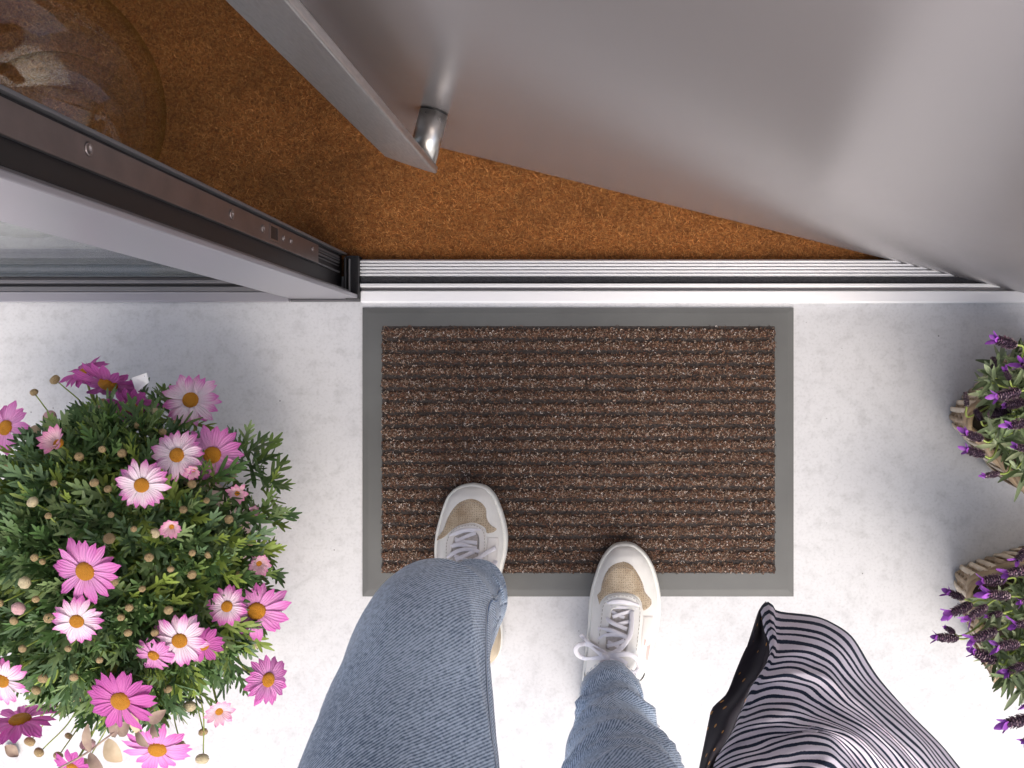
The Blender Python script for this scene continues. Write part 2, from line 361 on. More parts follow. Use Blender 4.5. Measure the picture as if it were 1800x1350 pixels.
# strike plate, built facing +X
pl_x = GX(608.5)
plate = box('strike_plate', GX(605.7), pl_x, GY(483), GY(453.5), .128, 1.9, M['plate'], pf, .0007)
def on_plate(px, py):
    k = (NX-px)/(NX-608.5); return H*(1-1/k), (NY-py)/k/G
for px, py in ((155, 262), (407, 377), (462, 402), (498, 419), (511, 424), (549, 438)):
    z, y = on_plate(px, py)
    r = .0052 if px < 450 else (.0048 if px in (462,) else .0036)
    q = []
    for (rr, h) in ((r, 0.0002), (r, .0009), (r*.82, .0013), (r*.5, .0009), (r*.45, .0003), (0.0002, .0003)):
        for k in range(18):
            t = 2*math.pi*k/18; q.append((pl_x+h, y+rr*math.cos(t), z+rr*math.sin(t)))
    F = [(i*18+k, i*18+(k+1) % 18, (i+1)*18+(k+1) % 18, (i+1)*18+k) for i in range(5) for k in range(18)]
    obj('screw', q, F, M['screw'], plate)
z, y = on_plate(481, 410)
box('latch_hole', pl_x-.0002, pl_x+.0004, y-.007, y+.007, z-.0115, z+.0115, M['black'], plate, 0)
fr = []
for (y0, y1, z0, z1) in ((y-.0085, y-.007, z-.013, z+.013), (y+.007, y+.0085, z-.013, z+.013), (y-.0069, y+.0069, z-.013, z-.0116), (y-.0069, y+.0069, z+.0116, z+.013)):
    v = [(a, b, c) for c in (z0, z1) for b in (y0, y1) for a in (pl_x, pl_x+.0012)]
    fr.append((v, [(0, 2, 3, 1), (4, 5, 7, 6), (0, 1, 5, 4), (2, 6, 7, 3), (0, 4, 6, 2), (1, 3, 7, 5)]))
V, F = merge(fr); obj('latch_frame', V, F, M['screw'], plate, smooth=False)
# black corner block at the foot of the post
cb = pbox('corner_block', 612.5, 636.6, 452, 528.5, 0, .017, M['black'], pf, .0015)
pbox('block_rib', 613.5, 617, 456, 524, .0172, .027, M['rubber_seal'], cb, .001)
pbox('block_rib', 620, 622.5, 458, 522, .0172, .023, M['alu_dark'], cb, .001)
pbox('slot', 628.5, 632.5, 480, 497, .0171, .0178, M['rubber_seal'], cb, .0002)
pbox('foot_plate', 512, 634, 526.4, 531, 0, .0035, M['alu_dark'], pf, .0005)

# ------------------------------------------------------------------ side window on the far left
sw = empty('side_window', (GX(200), GY(500), 0), 'fixed side window with a clear pane over pale concrete, left of the door post', 'window')
XL = -1.35
def sbar(name, a, b, z0, z1, m, bv=.0008): return box(name, XL, GX(511.5), yz(b, z1), yz(a, z1), z0, z1, m, sw, bv)
sbar('sill_rail', 512.6, 530.5, .002, .012, M['frame_paint'], .0015)
sbar('rail_step', 503.4, 512.4, .001, .010, M['alu_dark'], .001)
sbar('rail_groove', 498.5, 503.3, .002, .006, M['rubber_seal'])
sbar('rail_bead', 491, 498.2, .001, .008, M['alu_dark'], .001)
sbar('glazing_gasket', 486.5, 490.8, .001, .009, M['rubber_seal'], .001)
m, t, b = newmat('pane_glass'); tr = nn(t, 'ShaderNodeBsdfTransparent'); tr.inputs[0].default_value = (.92, .94, .94, 1); gl = nn(t, 'ShaderNodeBsdfGlossy', i_Roughness=.01)
fz = nn(t, 'ShaderNodeMixShader'); fz.inputs[0].default_value = .38; t.links.new(tr.outputs[0], fz.inputs[1]); t.links.new(gl.outputs[0], fz.inputs[2]); t.links.new(fz.outputs[0], t.nodes['Material Output'].inputs[0])
M['mirror'] = m
box('glass_pane', XL, GX(511.5), GY(486)+.0005, GY(486)+.0085, .002, 2.15, M['mirror'], sw, 0)
tag(box('interior_floor', -1.6, GX(430), GY(486), GY(370), -.06, -.001, M['concrete'], bv=0), kind='structure')

# ------------------------------------------------------------------ coir entrance matting
cm = empty('coir_matting', (GX(900), GY(300), 0), 'rust brown coir matting covering the floor inside the doorway', 'floor mat')
box('backing', -1.05, XB-.02, GY(456.3), 1.0, -.0138, -.006, M['coir_base'], cm, 0)
def fibres(n, x0, x1, y0, y1, z0, ln, wd, tilt, cols, patch=4., base=None, acc=None):
    x = rng.uniform(x0, x1, n); y = rng.uniform(y0, y1, n)
    if acc is not None:
        k = acc(x, y); x = x[k]; y = y[k]; n = len(x)
    a = rng.uniform(0, 2*math.pi, n); el = np.abs(rng.normal(tilt, .35, n)); L = ln*rng.uniform(.5, 1.4, n)
    d = np.stack([np.cos(a)*np.cos(el), np.sin(a)*np.cos(el), np.sin(el)], 1)
    s = np.stack([-np.sin(a), np.cos(a), np.zeros(n)], 1)*wd*.5*rng.uniform(.6, 1.4, n)[:, None]
    b = np.stack([x, y, np.full(n, z0)], 1); mid = b+d*L[:, None]*.55
    d2 = d.copy(); d2[:, 2] *= .2; b2 = rng.normal(0, .4, (n, 2)); d2[:, :2] += b2; tip = mid+d2*L[:, None]*.5
    V = np.empty((n, 6, 3)); V[:, 0] = b-s; V[:, 1] = b+s; V[:, 2] = mid-s; V[:, 3] = mid+s; V[:, 4] = tip-s*.5; V[:, 5] = tip+s*.5
    i = np.arange(n)[:, None]*6
    F = np.concatenate([i+np.array([[0, 1, 3, 2]]), i+np.array([[2, 3, 5, 4]])], 0)
    c = np.array(cols)[rng.integers(0, len(cols), n)]*rng.uniform(.7, 1.25, n)[:, None]
    pt = np.array([.8*mn.noise((float(u)*patch, float(v)*patch*2.6, 0))+.7*mn.noise((float(u)*40, float(v)*75, 3))+.7*mn.noise((float(u)*160, float(v)*160, 9)) for u, v in zip(x, y)])
    c = c*(1+.42*pt)[:, None]; c = np.repeat(np.clip(c, 0, 1)[:, None, :], 6, 1).reshape(-1, 3)
    return V.reshape(-1, 3), F, c
def vis(x, y):   # inside the doorway, in front of and a little past the open door
    return y < .80
V, F, c = fibres(330000, -.98, .62, GY(456.6), .66, -.0065, .0068, .00040, .85,
    [(.36, .125, .030), (.42, .160, .042), (.30, .095, .020), (.56, .26, .085), (.20, .060, .013)], 7, acc=vis)
tag(bulk('coir_pile', V, F, M['coir'], cm, c), kind='stuff')

# ------------------------------------------------------------------ open door leaf
hx, hy = GX(1846), GY(529.5)
da = math.atan2(GY(262)-GY(518), GX(775)-GX(1800))      # direction hinge -> free edge
dv = Vector((math.cos(da), math.sin(da), 0)); dn = Vector((-dv.y, dv.x, 0))     # dn: left-hand normal
if dn.y > 0: dn = -dn                                   # towards the viewer (outside)
L0 = (Vector((GX(722), GY(249), 0))-Vector((hx, hy, 0))).length
door = empty('front_door', (hx, hy, 0), 'satin grey metal front door standing open inwards over the coir', 'door')
def dbox(name, a0, a1, n0, n1, z0, z1, m, parent, bv=.001):
    v = [Vector((hx, hy, 0))+dv*a+dn*n+Vector((0, 0, z)) for z in (z0, z1) for n in (n0, n1) for a in (a0, a1)]
    f = [(0, 2, 3, 1), (4, 5, 7, 6), (0, 1, 5, 4), (2, 6, 7, 3), (0, 4, 6, 2), (1, 3, 7, 5)]
    o = obj(name, v, f, m, parent, smooth=False)
    if bv: bevel(o, bv)
    return o
dbox('leaf_panel', 0, L0, -.068, 0, .008, 2.15, M['door'], door, .0015)
dbox('bottom_seal', .01, L0-.01, -.06, -.008, .001, .0085, M['rubber_seal'], door, .001)
dbox('edge_lining', L0, L0+.003, -.06, -.01, .01, 2.14, M['black'], door, .0005)

# pull handle
hc = Vector((GX(815), GY(361), 0))
ha = (hc-Vector((hx, hy, 0))).dot(dv); hn = (hc-Vector((hx, hy, 0))).dot(dn)
zb = .205
hd = tag(empty('pull_handle', tuple(Vector((hx, hy, 0))*0)), None, None)
bpy.data.objects.remove(hd)
# flat bar with a rounded, slightly mitred lower end
prof = []
wbar = .057; tb = .009
V = []; F = []
out = [(0, 0), (.006, .0018), (.014, .0045), (.024, .009), (.036, .016), (.048, .025), (wbar, .034)]
low = [(a, zb+z) for a, z in out]; hi2 = [(a, 1.75) for a, z in out]
n = len(out)
for nn_ in (hn, hn-tb):
    for a, z in low: V.append(Vector((hx, hy, 0))+dv*(ha+a)+dn*nn_+Vector((0, 0, z)))
    for a, z in hi2: V.append(Vector((hx, hy, 0))+dv*(ha+a)+dn*nn_+Vector((0, 0, z)))
for k in range(n-1):
    F.append((k, k+1, n+k+1, n+k)); F.append((2*n+k, 3*n+k, 3*n+k+1, 2*n+k+1)); F.append((k, 2*n+k, 2*n+k+1, k+1)); F.append((n+k, n+k+1, 3*n+k+1, 3*n+k))
F.append((0, n, 3*n, 2*n)); F.append((n-1, 3*n-1, 4*n-1, 2*n-1))
bar = obj('handle_bar', V, F, M['steel'], door, smooth=False); bevel(bar, .0024, 3)
def cyl(name, c0, c1, r, m, parent, seg=40, n=1):
    return tube(name, [c0, c1], r, m, parent, sides=seg, n=n)
for zz in (zb+.0175, 1.73):
    ca = Vector((hx, hy, 0))+dv*(ha+.0168)+Vector((0, 0, zz))
    s = cyl('standoff', ca+dn*.0026, ca+dn*(hn-tb+.0002), .0166, M['steel_tube'], bar)
    for p in s.data.polygons: p.use_smooth = len(p.vertices) == 4
    s2 = cyl('standoff_ring', ca+dn*.0002, ca+dn*.0025, .0160, M['black'], bar)

# right jamb (out of frame)
jr = box('door_jamb', XB+.001, XB+.06, GY(524), GY(450), .004, 2.2, M['frame_paint'], None, .001)
tag(jr, 'grey metal hinge post at the far right end of the threshold', 'door frame')

# ------------------------------------------------------------------ glass globe vase
def thin_glass(name, edge, base=.05, gain=.75, rough=.02, wav=.4):
    m, t, b = newmat(name)
    tr = nn(t, 'ShaderNodeBsdfTransparent'); gl = nn(t, 'ShaderNodeBsdfGlossy', i_Roughness=rough); lw = nn(t, 'ShaderNodeLayerWeight', i_Blend=.5)
    p1 = nn(t, 'ShaderNodeMath', operation='POWER'); p1.inputs[1].default_value = 4.5; t.links.new(lw.outputs['Facing'], p1.inputs[0])
    mm = nn(t, 'ShaderNodeMath', operation='MULTIPLY_ADD'); mm.inputs[1].default_value = gain; mm.inputs[2].default_value = base; t.links.new(p1.outputs[0], mm.inputs[0])
    rr_ = nn(t, 'ShaderNodeValToRGB'); rr_.color_ramp.elements[0].position = .55; rr_.color_ramp.elements[0].color = (.99, .99, .98, 1); rr_.color_ramp.elements[1].position = 1.; rr_.color_ramp.elements[1].color = (*edge, 1)
    t.links.new(lw.outputs['Facing'], rr_.inputs[0]); t.links.new(rr_.outputs[0], tr.inputs[0])
    if wav:
        nz_ = nn(t, 'ShaderNodeTexNoise', i_Scale=9., i_Detail=2.); tcg = nn(t, 'ShaderNodeTexCoord'); t.links.new(tcg.outputs['Object'], nz_.inputs['Vector'])
        bg_ = nn(t, 'ShaderNodeBump', i_Strength=wav, i_Distance=.01); t.links.new(nz_.outputs[0], bg_.inputs['Height']); t.links.new(bg_.outputs[0], gl.inputs['Normal'])
    mg = nn(t, 'ShaderNodeMixShader'); t.links.new(mm.outputs[0], mg.inputs[0]); t.links.new(tr.outputs[0], mg.inputs[1]); t.links.new(gl.outputs[0], mg.inputs[2]); t.links.new(mg.outputs[0], t.nodes['Material Output'].inputs[0])
    return m
M['glass'] = thin_glass('green_glass', (.80, .85, .70), base=.04, gain=.40, rough=.03, wav=.1)
gc = P(19, 172, .17); gr = .168
gv = empty('glass_vase', (gc.x, gc.y, 0), 'large round greenish clear glass vase on the coir behind the bronze plate', 'vase')
def lathe(prof, cx, cy, seg=72):
    V = []; F = []
    for r, z in prof:
        for k in range(seg):
            t = 2*math.pi*k/seg; V.append((cx+r*math.cos(t), cy+r*math.sin(t), z))
    for i in range(len(prof)-1):
        for k in range(seg): F.append((i*seg+k, i*seg+(k+1) % seg, (i+1)*seg+(k+1) % seg, (i+1)*seg+k))
    return V, F
pr = []; zc = .162
for i in range(0, 31):
    a = -math.pi/2+(math.pi/2+R(62))*i/30
    pr.append((max(gr*math.cos(a), .0005), max(zc+gr*math.sin(a), .0+.006*0)))
pr = [(r, max(z, .001)) for r, z in pr]; top = pr[-1]
pr += [(top[0]-.012, top[1]+.008), (top[0]-.02, top[1]+.02), (top[0]-.02, top[1]+.05), (top[0]-.012, top[1]+.062)]
inner = [(max(r-.0035, .0004), z+(.004 if z < .05 else -.001*(z > .3))) for r, z in pr]
V, F = lathe(pr, gc.x, gc.y)
V = [(x, y, z-.006) for x, y, z in V]
obj('bowl', V, F, M['glass'], gv)
# punt: the small inner dome at the bottom
pp = [(.115*math.cos(a), .03+.075*math.sin(a)) for a in [i*math.pi/2/14 for i in range(15)]]
pi_ = [(max(r-.003, .0003), z-.003) for r, z in pp]
V, F = lathe(pp, gc.x-.01, gc.y-.02); V = [(x, y, z+.02) for x, y, z in V]
obj('punt', V, F, M['glass'], gv)

# ------------------------------------------------------------------ ribbed doormat
dm = empty('ribbed_doormat', (GX(1016), GY(794), 0), 'brown ribbed doormat with a grey rubber border on the pale concrete', 'doormat')
zm = .004
ox0, ox1, oy0, oy1 = 638, 1394.5, 541, 1048; ix0, ix1, iy0, iy1 = 673, 1361, 573.5, 1006
def ring(z_out, z_in):
    V = []; F = []
    A = [(ox0, oy0), (ox1, oy0), (ox1, oy1), (ox0, oy1)]; B = [(ix0, iy0), (ix1, iy0), (ix1, iy1), (ix0, iy1)]
    for rowpts, z in ((A, 0), (A, z_out), (None, None), (B, z_in), (B, .0005)):
        if rowpts is None:
            rowpts = [(a[0]+(b[0]-a[0])*.3, a[1]+(b[1]-a[1])*.3) for a, b in zip(A, B)]; z = z_in
        for x, y in rowpts: V.append((GX(x), GY(y), z))
    for i in range(4):
        for k in range(4): F.append((i*4+k, (i+1)*4+k, (i+1)*4+(k+1) % 4, i*4+(k+1) % 4))
    return V, F
V, F = ring(.0028, .0036); bevel(obj('rubber_border', V, F, M['mat_rubber'], dm, smooth=False), .0005)
pbox('carpet_backing', ix0, ix1, iy0, iy1, .0007, .0036, M['groove_carpet'], dm, 0)
NR = 20; pitch = (iy1-iy0)/NR
rib_me = None
for i in range(NR):
    yc = iy0+pitch*(i+.60); V = []; F = []
    hw = pitch*.33; nx = 90; pf_ = [(-1, 0), (-.8, .6), (-.35, 1), (.35, 1), (.8, .6), (1, 0)]
    for j in range(nx+1):
        x = ix0+1.5+(ix1-ix0-3)*j/nx; wob = .7*mn.noise((j*.35, i*3.1, 0))
        for s, hgt in pf_: V.append((GX(x), GY(yc+s*hw+wob), .0037+hgt*.0022+.0006*mn.noise((j*.9, i, s))))
    m6 = len(pf_)
    for j in range(nx):
        for k in range(m6-1): F.append((j*m6+k, j*m6+k+1, (j+1)*m6+k+1, (j+1)*m6+k))
    obj('rib', V, F, M['rib'], dm)
# curly fibres on the ribs and stray ones in the grooves
def curls(n, groove):
    ri = rng.integers(0, NR, n); x = rng.uniform(ix0+.5, ix1-.5, n)
    if groove:
        y = rng.uniform(iy0, iy1, n); z0 = np.full(n, .0038)
    else:
        off = np.clip(rng.normal(0, .5, n), -1.12, 1.12); y = iy0+pitch*(ri+.60)+off*pitch*.35; z0 = .0052-.0010*np.abs(off)**2+rng.uniform(0, .001, n)
    X = (x-NX)/G; Y = (NY-y)/G
    rad = rng.uniform(.0006, .0017, n)*(1.6 if groove else 1); a0 = rng.uniform(0, 2*math.pi, n); sweep = rng.uniform(2.0, 4.6, n); wd = rng.uniform(.0002, .00044, n)
    ti = rng.normal(0, .5, n); tj = rng.normal(0, .5, n)
    K = 5; V = np.empty((n, K*2, 3))
    for k in range(K):
        a = a0+sweep*k/(K-1)
        for e, sg in enumerate((-1, 1)):
            r = rad+sg*wd; cx = r*np.cos(a); cy = r*np.sin(a)
            V[:, k*2+e, 0] = X+cx; V[:, k*2+e, 1] = Y+cy; V[:, k*2+e, 2] = z0+.0009+cx*ti+cy*tj
    i = np.arange(n)[:, None]*(K*2)
    F = np.concatenate([i+np.array([[2*k, 2*k+1, 2*k+3, 2*k+2]]) for k in range(K-1)], 0)
    cols = np.array([(.10, .055, .034), (.155, .080, .048), (.048, .030, .024), (.028, .022, .020), (.27, .185, .135), (.40, .32, .26), (.14, .058, .04), (.52, .47, .44), (.20, .10, .06)])
    pr_ = np.array([.19, .17, .16, .16, .11, .08, .07, .035, .07]) if not groove else np.array([.15, .08, .3, .35, .05, .01, .03, .01, .02])
    c = cols[rng.choice(len(cols), n, p=pr_/pr_.sum())]*rng.uniform(.75, 1.25, n)[:, None]
    return V.reshape(-1, 3), F, np.repeat(c[:, None, :], K*2, 1).reshape(-1, 3)
V, F, c = curls(95000, False); V2, F2, c2 = curls(9000, True)
tag(bulk('carpet_pile', np.concatenate([V, V2]), np.concatenate([F, F2+len(V)]), M['fibre'], dm, np.concatenate([c, c2])), kind='stuff')

# ------------------------------------------------------------------ the person
per = empty('person', (-.09, -.42, 0), 'person in blue jeans and white sneakers stepping onto the brown doormat', 'person')

def loft(rings, name, m, parent, sides=72, n=18, fold=None, start=0., cap=False, uscale=.075):
    """rings: (x,y,z,rx,ry) -> tube of horizontal-ish rings perpendicular to the path"""
    q = catmull(rings, n); V = []; F = []; UV = []; L = 0
    for i, a in enumerate(q):
        c = Vector(a[:3]); b = Vector(q[min(i+1, len(q)-1)][:3])-Vector(q[max(i-1, 0)][:3]); b.normalize()
        if i: L += (c-Vector(q[i-1][:3])).length
        s = Vector((1, 0, 0)); s = (s-b*s.dot(b)).normalized(); u = b.cross(s).normalized()
        if u.y < 0: u = -u
        for k in range(sides+1):
            t = 2*math.pi*k/sides
            d = s*math.cos(t)*a[3]+u*math.sin(t)*a[4]
            if fold: d = d*(1+fold(L, t, c+d)/max(a[3], .01))
            V.append(c+d); UV.append((t*uscale, L))
    for i in range(len(q)-1):
        for k in range(sides): F.append((i*(sides+1)+k, i*(sides+1)+k+1, (i+1)*(sides+1)+k+1, (i+1)*(sides+1)+k))
    return obj(name, V, F, m, parent, uv=UV), V

def N3(p, s, o=0): return mn.noise((p[0]*s+o, p[1]*s, p[2]*s))
def ridge(x, k=2.2): return (1-abs(math.sin(x)))**k
def fold_left(L, t, p):
    f = .0045*N3(p, 9)+.0015*N3(p, 30, 5)
    kn = math.exp(-((p[2]-.43)/.07)**2)
    f += .005*kn*ridge(p[2]*48+1.5*N3(p, 9))*(.4+.6*math.cos(t))
    low = max(0, 1-(p[2]-.12)/.22); f += low*.008*ridge(p[2]*42+1.2*math.cos(t)+2.2*N3(p, 9))
    # long slanting creases on the inner side of the thigh
    th_ = max(0, min(1, (p[2]-.49)/.06)); inn = max(0, math.cos(t-.5)); f += th_*inn*.006*ridge(t*2.6+p[2]*13+1.6*N3(p, 5), 3)
    f += .0035*math.exp(-((p[2]-.60-.02*math.sin(t*2))/.006)**2)*max(0, -math.cos(t-.9))
    return f
def fold_right(L, t, p):
    f = .004*N3(p, 10, 3)+.0015*N3(p, 34, 8)
    a = min(1, max(0, (p[2]-.15)/.02))
    f += a*.011*ridge(p[2]*34+.9*math.sin(t+.9)+1.9*N3(p, 7), 2.6)+a*.005*ridge(p[2]*71-1.4*math.sin(t)+2.4*N3(p, 10, 4), 3)
    return f
lk = (-.166, -.222, .482)
left_rings = [(-.188, -.269, .122, .040, .046), (-.189, -.270, .150, .042, .048), (-.188, -.268, .23, .046, .054), (-.186, -.250, .33, .052, .060), (-.182, -.231, .42, .054, .060),
    (-.176, -.224, .470, .057, .063), (-.175, -.242, .525, .063, .063), (-.1740, -.283, .580, .0735, .069), (-.171, -.345, .66, .086, .080), (-.162, -.415, .76, .092, .088), (-.150, -.465, .86, .098, .1), (-.135, -.49, .93, .105, .11)]
right_rings = [(-.012, -.394, .122, .035, .043), (-.010, -.400, .150, .036, .045), (-.008, -.410, .22, .041, .050), (-.003, -.415, .31, .052, .058), (.004, -.418, .40, .060, .064),
    (.004, -.425, .48, .063, .064), (.004, -.445, .56, .072, .072), (.0, -.465, .66, .083, .083), (-.012, -.48, .76, .092, .093), (-.025, -.49, .86, .098, .1), (-.045, -.49, .93, .105, .11)]
jl, Vl = loft(left_rings, 'jeans_leg', M['denim'], per, fold=fold_left)
jr_, Vr = loft(right_rings, 'jeans_leg', M['denim'], per, fold=fold_right)
for o in (jl, jr_):
    md = o.modifiers.new('thick', 'SOLIDIFY'); md.thickness = .0022; md.offset = -1
for leg, VV, kk in ((jl, Vl, 4), (jr_, Vr, 2)):
    col_ = [VV[i*73+kk] for i in range(8, len(VV)//73-6, 3)]
    ax_ = [sum((VV[i*73+q] for q in range(0, 72, 6)), Vector())/12 for i in range(8, len(VV)//73-6, 3)]
    for dq in (0, 1):
        pp_ = [c+(c-a).normalized()*.0006+Vector((0, .004*dq, .002*dq)) for c, a in zip(col_, ax_)]
        v, f = tube_data(pp_, .0009 if dq == 0 else .0005, sides=6, n=2); obj('side_seam', v, f, M['denim_in'] if dq == 0 else M['thread'], leg)
jl['label'] = 'raised left leg of the jeans'; jr_['label'] = 'straight right leg of the jeans'
# cuffs: a turned-up band round each hem
def cuff(rings, parent, drop):
    V = []; F = []; UV = []; sides = 48
    c0 = Vector(rings[0][:3]); c1 = Vector(rings[1][:3]); rx, ry = rings[0][3:]
    prof_ = [(0, .0), (-.002, .0022), (.004, .0045), (.018, .0052), (.027, .0045), (.0285, .002)]
    for i, (h, e) in enumerate(prof_):
        for k in range(sides+1):
            t = 2*math.pi*k/sides; c = c0+(c1-c0).normalized()*h
            wv = .0016*mn.noise((math.cos(t)*2.2, math.sin(t)*2.2, rx*90))+.0009*math.sin(5*t)
            V.append(c+Vector((math.cos(t)*(rx+e+wv), math.sin(t)*(ry+e+wv), .004*mn.noise((math.cos(t)*1.5+9, math.sin(t)*1.5, 0))))); UV.append((t*.06, h+e))
    for i in range(len(prof_)-1):
        for k in range(sides): F.append((i*(sides+1)+k, i*(sides+1)+k+1, (i+1)*(sides+1)+k+1, (i+1)*(sides+1)+k))
    c = obj('cuff', V, F, M['denim'], parent, uv=UV)
    st = [c0+(c1-c0).normalized()*.005+Vector((math.cos(2*math.pi*k/40)*(rx+.0055), math.sin(2*math.pi*k/40)*(ry+.0055), 0)) for k in range(41)]
    dash = []
    for k in range(0, 40, 1):
        a, b_ = st[k], st[k+1]; dash.append(tube_data([a, a+(b_-a)*.6], .0005, sides=5, n=1))
    Vd, Fd = merge(dash); obj('stitching', Vd, Fd, M['thread'], parent)
cuff(left_rings, jl, 0); cuff(right_rings, jr_, 0)
# hips and waist
hip = [(-.09, -.50, .845, .165, .105), (-.09, -.50, .90, .175, .118), (-.09, -.50, .96, .165, .112), (-.09, -.50, 1.03, .145, .10)]
loft(hip, 'jeans_hips', M['denim'], per)
o, _ = loft([(-.09, -.50, .99, .162, .112), (-.09, -.50, 1.06, .15, .105), (-.09, -.495, 1.14, .148, .103), (-.09, -.49, 1.22, .158, .105), (-.09, -.49, 1.30, .15, .10), (-.09, -.49, 1.34, .08, .06), (-.09, -.49, 1.35, .004, .004)], 'dark_top', M['shirt'], per)

# sneakers ------------------------------------------------------------------
class Shoe:
    def __init__(s, ys, Ls, Rs, heel):
        z0 = .02; s.y = [P(0, y, z0).y for y in ys]; s.l = [P(x, 0, z0).x for x in Ls]; s.r = [P(x, 0, z0).x for x in Rs]
        s.y0 = s.y[0]; s.y1 = s.y[-1]
        s.ty = np.array([(s.y0-v)/(s.y0-s.y1) for v in s.y])
    def ctr(s, t):
        # smooth interpolation on sqrt-like parameter
        l = float(np.interp(t, s.ty, s.l)); r = float(np.interp(t, s.ty, s.r)); return (l+r)/2, (r-l)/2
    def h(s, t):
        return float(np.interp(t, [0, .02, .06, .12, .2, .3, .4, .5, .58, .66, .75, .9, .97, 1], [.020, .033, .0425, .049, .054, .062, .074, .087, .095, .096, .090, .088, .080, .055]))
    zs0 = .020
    def pt(s, t, u, off=0.):
        c, w = s.ctr(t); y = s.y0+(s.y1-s.y0)*t
        f = max(0, 1-abs(u)**2.3)**.55
        zz = s.zs0+(s.h(t)-s.zs0)*f
        return Vector((c+w*u*.955, y, zz+off))
    def top(s, X, Y):
        t = min(max((s.y0-Y)/(s.y0-s.y1), .003), .997); c, w = s.ctr(t); u = max(-1, min(1, (X-c)/max(w*.955, 1e-4)))
        return s.zs0+(s.h(t)-s.zs0)*max(0, 1-abs(u)**2.3)**.55
    def drape(s, px, py, off=0.):
        z = .06
        for _ in range(12):
            q = P(px, py, z+off); z = .5*z+.5*s.top(q.x, q.y)
        q = P(px, py, z+off); return q
def densify(ys, A, B):
    ys2 = []; a2 = []; b2 = []
    ya = catmull([[y, a, b] for y, a, b in zip(ys, A, B)], 4)
    for v in ya: ys2.append(v[0]); a2.append(v[1]); b2.append(v[2])
    for i in range(1, len(ys2)): ys2[i] = max(ys2[i], ys2[i-1]+.05)
    return ys2, a2, b2
def resample(poly, n):
    q = catmull([[x, y] for x, y in poly], 8); d = [0]
    for i in range(1, len(q)): d.append(d[-1]+float(np.hypot(*(q[i]-q[i-1]))))
    q = np.array(q); s = np.linspace(0, d[-1], n); return np.stack([np.interp(s, d, q[:, 0]), np.interp(s, d, q[:, 1])], 1)
